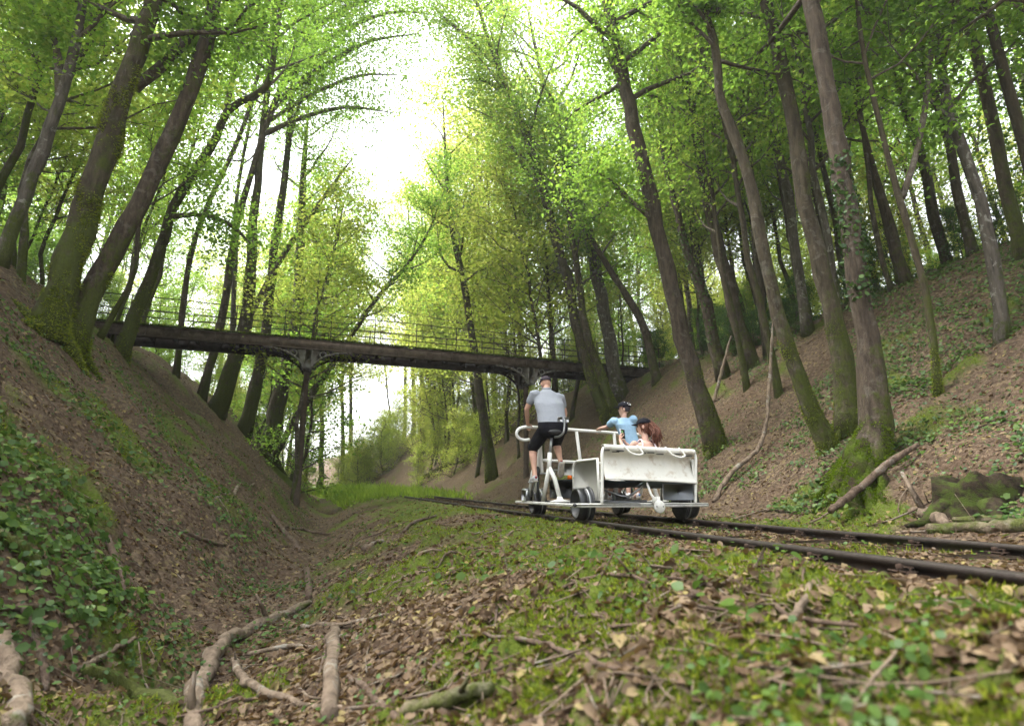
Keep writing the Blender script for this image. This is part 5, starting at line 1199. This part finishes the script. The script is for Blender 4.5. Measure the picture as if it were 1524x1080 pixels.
def woman():
    sh = (V_(.855, .22, 1.005), V_(1.205, .22, .995)); hc = V_(1.03, .30, .56); hd = V_(1.035, .27, 1.255); b = MB()
    ax, ay = V_(.98, .17, 0), V_(-.17, .98, 0)
    tors = [(hc + V_(0, -.04, -.05), ax * .16, ay * .11), (hc + V_(0, -.06, .10), ax * .15, ay * .10), (V_(1.03, .20, .80), ax * .125, ay * .09), (V_(1.03, .20, .93), ax * .155, ay * .095), (V_(1.03, .21, 1.01), ax * .13, ay * .07), (V_(1.03, .225, 1.05), ax * .055, ay * .05)]
    b.loft(tors, 20); b.capsule([V_(1.03, .22, 1.03), V_(1.032, .25, 1.16)], [.050, .048])
    R3 = head(b, hd, (-.80, .60, -.12), (0, .06, 1), .98)
    el = (V_(.74, .28, .86), V_(1.17, .46, .80)); wr = (V_(.745, .44, 1.075), V_(.885, .56, 1.04))
    for i in (0, 1):
        b.capsule([sh[i], (sh[i] + el[i]) / 2, el[i], el[i] * .6 + wr[i] * .4, wr[i]], [.048, .040, .033, .033, .023])
    hand(b, wr[0], (.10, .25, 1), (.85, .1, .1), .92, .9); hand(b, wr[1], (-.55, -.05, .8), (-.5, .6, -.2), .9, .9)
    kn = (V_(.80, .74, .62), V_(.98, .78, .62)); an = (V_(.765, .98, .31), V_(.905, 1.0, .30)); hp = (V_(.95, .34, .55), V_(1.11, .36, .55))
    for i in (0, 1):
        b.capsule([hp[i], (hp[i] + kn[i]) / 2, kn[i]], [.085, .070, .052]); b.capsule([kn[i], kn[i] * .66 + an[i] * .34, an[i]], [.05, .05, .034]); b.capsule([an[i], an[i] + V_(-.01, .06, -.03)], [.036, .032])
    p = body_mesh(b, 'person', 'skin_pale', None, .007); p.location = CARTP; p.rotation_euler = (0, 0, PHI)
    tag(p, 'seated woman with long red hair and navy cap filming with a phone in the cart', 'person')
    s = MB(); s.loft([(hc + V_(0, -.05, .04), ax * .175, ay * .125), (hc + V_(0, -.06, .12), ax * .165, ay * .115), (V_(1.03, .20, .80), ax * .138, ay * .102), (V_(1.03, .20, .90), ax * .158, ay * .108), (V_(1.03, .20, .945), ax * .145, ay * .100)], 20); body_mesh(s, 'top', 'pink_cloth', p, .009)
    for sx in (-.095, .085):
        P = [V_(1.03 + sx * 1.15, .105, .93), V_(1.03 + sx, .13, 1.02), V_(1.03 + sx * .95, .19, 1.066), V_(1.03 + sx, .27, 1.04), V_(1.03 + sx * 1.1, .31, .93)]
        MB().tube(smoothcurve(np.array(P), 14), .012, 6).obj('strap', M['pink_cloth'], p)
    t = MB(); t.loft([(hc + V_(0, -.07, -.07), ax * .15, ay * .10), (hc + V_(0, -.04, 0), ax * .18, ay * .13), (hc + V_(0, -.05, .08), ax * .17, ay * .12)], 20)
    for i in (0, 1): t.capsule([hp[i], hp[i] * .5 + kn[i] * .5], [.098, .09])
    body_mesh(t, 'shorts', 'black_cloth', p, .01)
    cap(hd, R3, 1.04, 'black_cap', p); face_bits(hd, R3, .98, p)
    r_ = np.random.default_rng(12); hm = MB(); c = hd; f, r, u = R3[:, 1], R3[:, 0], R3[:, 2]
    hm.loft([(c - f * .03 + u * .045, r * .080, f * .078), (c - f * .035 - u * .01, r * .078, f * .066), (c - f * .045 - u * .07, r * .06, f * .05), (c - f * .06 - u * .12, r * .04, f * .035)], 16)
    tail0 = c - f * .085 + u * .02
    for k in range(120):
        o = tail0 + r_.normal(size=3) * .022; L = r_.uniform(.18, .28); sw = V_(-.01, -.05, 0) + r_.normal(size=3) * .022
        P = [o, o - f * .045 + sw * .35 + V_(0, 0, -.05), o - f * .07 + sw * .8 + V_(0, 0, -.5 * L), o - f * .06 + sw * 1.2 + V_(0, 0, -L) + r_.normal(size=3) * .02]
        hm.tube(smoothcurve(np.array(P), 9), np.array([.010, .013, .014, .014, .013, .012, .010, .007, .003]), 4, False)
    for k in range(26):
        o = c + f * r_.uniform(-.03, .05) + r * .072 * r_.choice([-1, 1]) + u * .03; P = [o, o - u * .06 - f * .02, o - u * .13 - f * .05 + r_.normal(size=3) * .01]; hm.tube(np.array(P), np.array([.008, .009, .003]), 4, False)
    hm.obj('hair', M['red_hair'], p)['kind'] = 'stuff'; MB().tube(np.stack([tail0 + (r * math.cos(a) + u * math.sin(a)) * .026 for a in np.linspace(0, 6.28, 14)]), .009, 6).obj('hair_tie', M['red_plastic'], p)
    make_shoe(p, (.765, .95, .262), (.745, 1.18, .252), (0, 0, 1)); make_shoe(p, (.905, .97, .255), (.90, 1.2, .25), (0, 0, 1))
    ph = MB().box((0, 0, 0), (.078, .010, .150), bev=.004); o = ph.obj('phone', M['phone_white'], None, False)
    sc = MB().box((0, -.0058, .0), (.070, .002, .134)).obj('screen', M['screen_glass'], o, False); MB().box((-.004, -.0072, .018), (.030, .001, .06)).obj('screen_picture', M['screen_green'], o, False)
    cs, sn_ = math.cos(PHI), math.sin(PHI); q = V_(.800, .475, 1.165); o.location = (CARTP[0] + q[0] * cs - q[1] * sn_, CARTP[1] + q[0] * sn_ + q[1] * cs, CARTP[2] + q[2]); o.rotation_euler = (R_(-12), R_(4), PHI + .12)
    tag(o, 'white-backed smartphone held up by the red-haired woman, dark screen towards us', 'phone')
woman()

def boy():
    k = .9; hd = V_(1.255, 1.36, 1.665); sh = (V_(1.09, 1.40, 1.475), V_(1.37, 1.30, 1.49)); hc = V_(1.33, 1.30, 1.03); b = MB(); ax, ay = V_(.96, -.28, 0), V_(.28, .96, 0)
    tors = [(hc + V_(0, 0, -.06), ax * .125, ay * .09), (hc + V_(0, 0, .06), ax * .125, ay * .09), (V_(1.29, 1.33, 1.25), ax * .125, ay * .088), (V_(1.25, 1.35, 1.41), ax * .14, ay * .085), (V_(1.24, 1.355, 1.48), ax * .11, ay * .06), (V_(1.24, 1.36, 1.53), ax * .045, ay * .045)]
    b.loft(tors, 20); b.capsule([V_(1.24, 1.355, 1.50), V_(1.25, 1.36, 1.58)], [.042, .042]); R3 = head(b, hd, (-.85, .52, -.03), (0, 0, 1), .95)
    el = (V_(1.05, 1.62, 1.40), V_(1.46, 1.50, 1.30)); wr = (V_(1.0, 1.84, 1.395), V_(1.42, 1.72, 1.33))
    for i in (0, 1):
        b.capsule([sh[i], (sh[i] + el[i]) / 2, el[i], el[i] * .6 + wr[i] * .4, wr[i]], [.042, .036, .030, .031, .021]); hand(b, wr[i], (-.1, .8, -.35), (0, -.3, -1), .85, 1.1)
    hp = (V_(1.26, 1.31, 1.0), V_(1.40, 1.28, 1.0)); kn = (V_(1.26, 1.40, .64), V_(1.40, 1.38, .64)); an = (V_(1.245, 1.30, .31), V_(1.39, 1.28, .31))
    for i in (0, 1): b.capsule([hp[i], (hp[i] + kn[i]) / 2, kn[i]], [.072, .060, .046]); b.capsule([kn[i], kn[i] * .66 + an[i] * .34 + V_(0, -.015, 0), an[i]], [.044, .046, .030]); b.capsule([an[i], an[i] + V_(-.02, .05, -.03)], [.034, .03])
    p = body_mesh(b, 'person', 'skin_pale', None, .007); p.location = CARTP; p.rotation_euler = (0, 0, PHI)
    tag(p, 'boy in light blue T-shirt and spotted black cap holding the white bar', 'person')
    s = MB(); s.loft([(hc + V_(0, 0, -.02), ax * .155, ay * .118)] + [(c, x * 1.16, y * 1.22) for c, x, y in tors[1:4]] + [(V_(1.24, 1.355, 1.492), ax * .115, ay * .07), (V_(1.24, 1.36, 1.525), ax * .06, ay * .055)], 20)
    for i in (0, 1): s.capsule([sh[i] * .85 + V_(1.24, 1.355, 1.45) * .15, sh[i], sh[i] * .45 + el[i] * .55], [.062, .068, .060])
    s.ball(sh[1] + V_(.005, -.01, .005), .070, 10); body_mesh(s, 'shirt', 'blue_shirt', p, .008, 8)
    t = MB(); t.loft([(hc + V_(0, 0, -.09), ax * .12, ay * .09), (hc + V_(0, 0, -.02), ax * .142, ay * .105), (hc + V_(0, 0, .03), ax * .14, ay * .10)], 20)
    for i in (0, 1): t.capsule([hp[i], kn[i] * .9 + hp[i] * .1], [.085, .072])
    body_mesh(t, 'shorts', 'black_cloth', p, .009)
    c = cap(hd, R3, 1.06, 'black_cap', p); face_bits(hd, R3, .95, p)
    for e, a, sz in ((.55, -2.4, .010), (.3, -1.9, .016), (.28, -2.25, .008), (.75, -1.6, .010), (.5, -1.3, .009), (.9, -2.9, .008)):
        q = R3 @ V_(math.cos(e) * math.cos(a) * .094, math.cos(e) * math.sin(a) * .112, .040 + .088 * math.sin(e)); MB().ball(hd + q, (sz, sz, sz), 6).obj('cap_spot', M['phone_white'], c)
    MB().ball(hd - R3[:, 1] * .02 + R3[:, 2] * .012, (.078, .082, .07), 12, R3).obj('hair', M['dark_cap'], p)
    make_shoe(p, (1.245, 1.26, .262), (1.215, 1.46, .252), (0, 0, 1), 'phone_white', 'shoe_blue', .9); make_shoe(p, (1.39, 1.24, .262), (1.38, 1.44, .252), (0, 0, 1), 'phone_white', 'shoe_blue', .9)
boy()

# ------------------------------------------------------------------ thin volume added to veil the distance and lend it a glow
hz_ = bpy.data.materials.new('added_haze'); hz_.use_nodes = True; t_ = hz_.node_tree; t_.nodes.clear()
pv = t_.nodes.new('ShaderNodeVolumePrincipled'); pv.inputs['Density'].default_value = .0009; pv.inputs['Color'].default_value = (.95, .97, .93, 1); pv.inputs['Anisotropy'].default_value = .2
oo = t_.nodes.new('ShaderNodeOutputMaterial'); t_.links.new(pv.outputs[0], oo.inputs['Volume'])
kind(MB().box((0, 0, 44.5), (720, 720, 96)).obj('added_haze', hz_, None, False), 'stuff')
cy.volume_bounces = 0
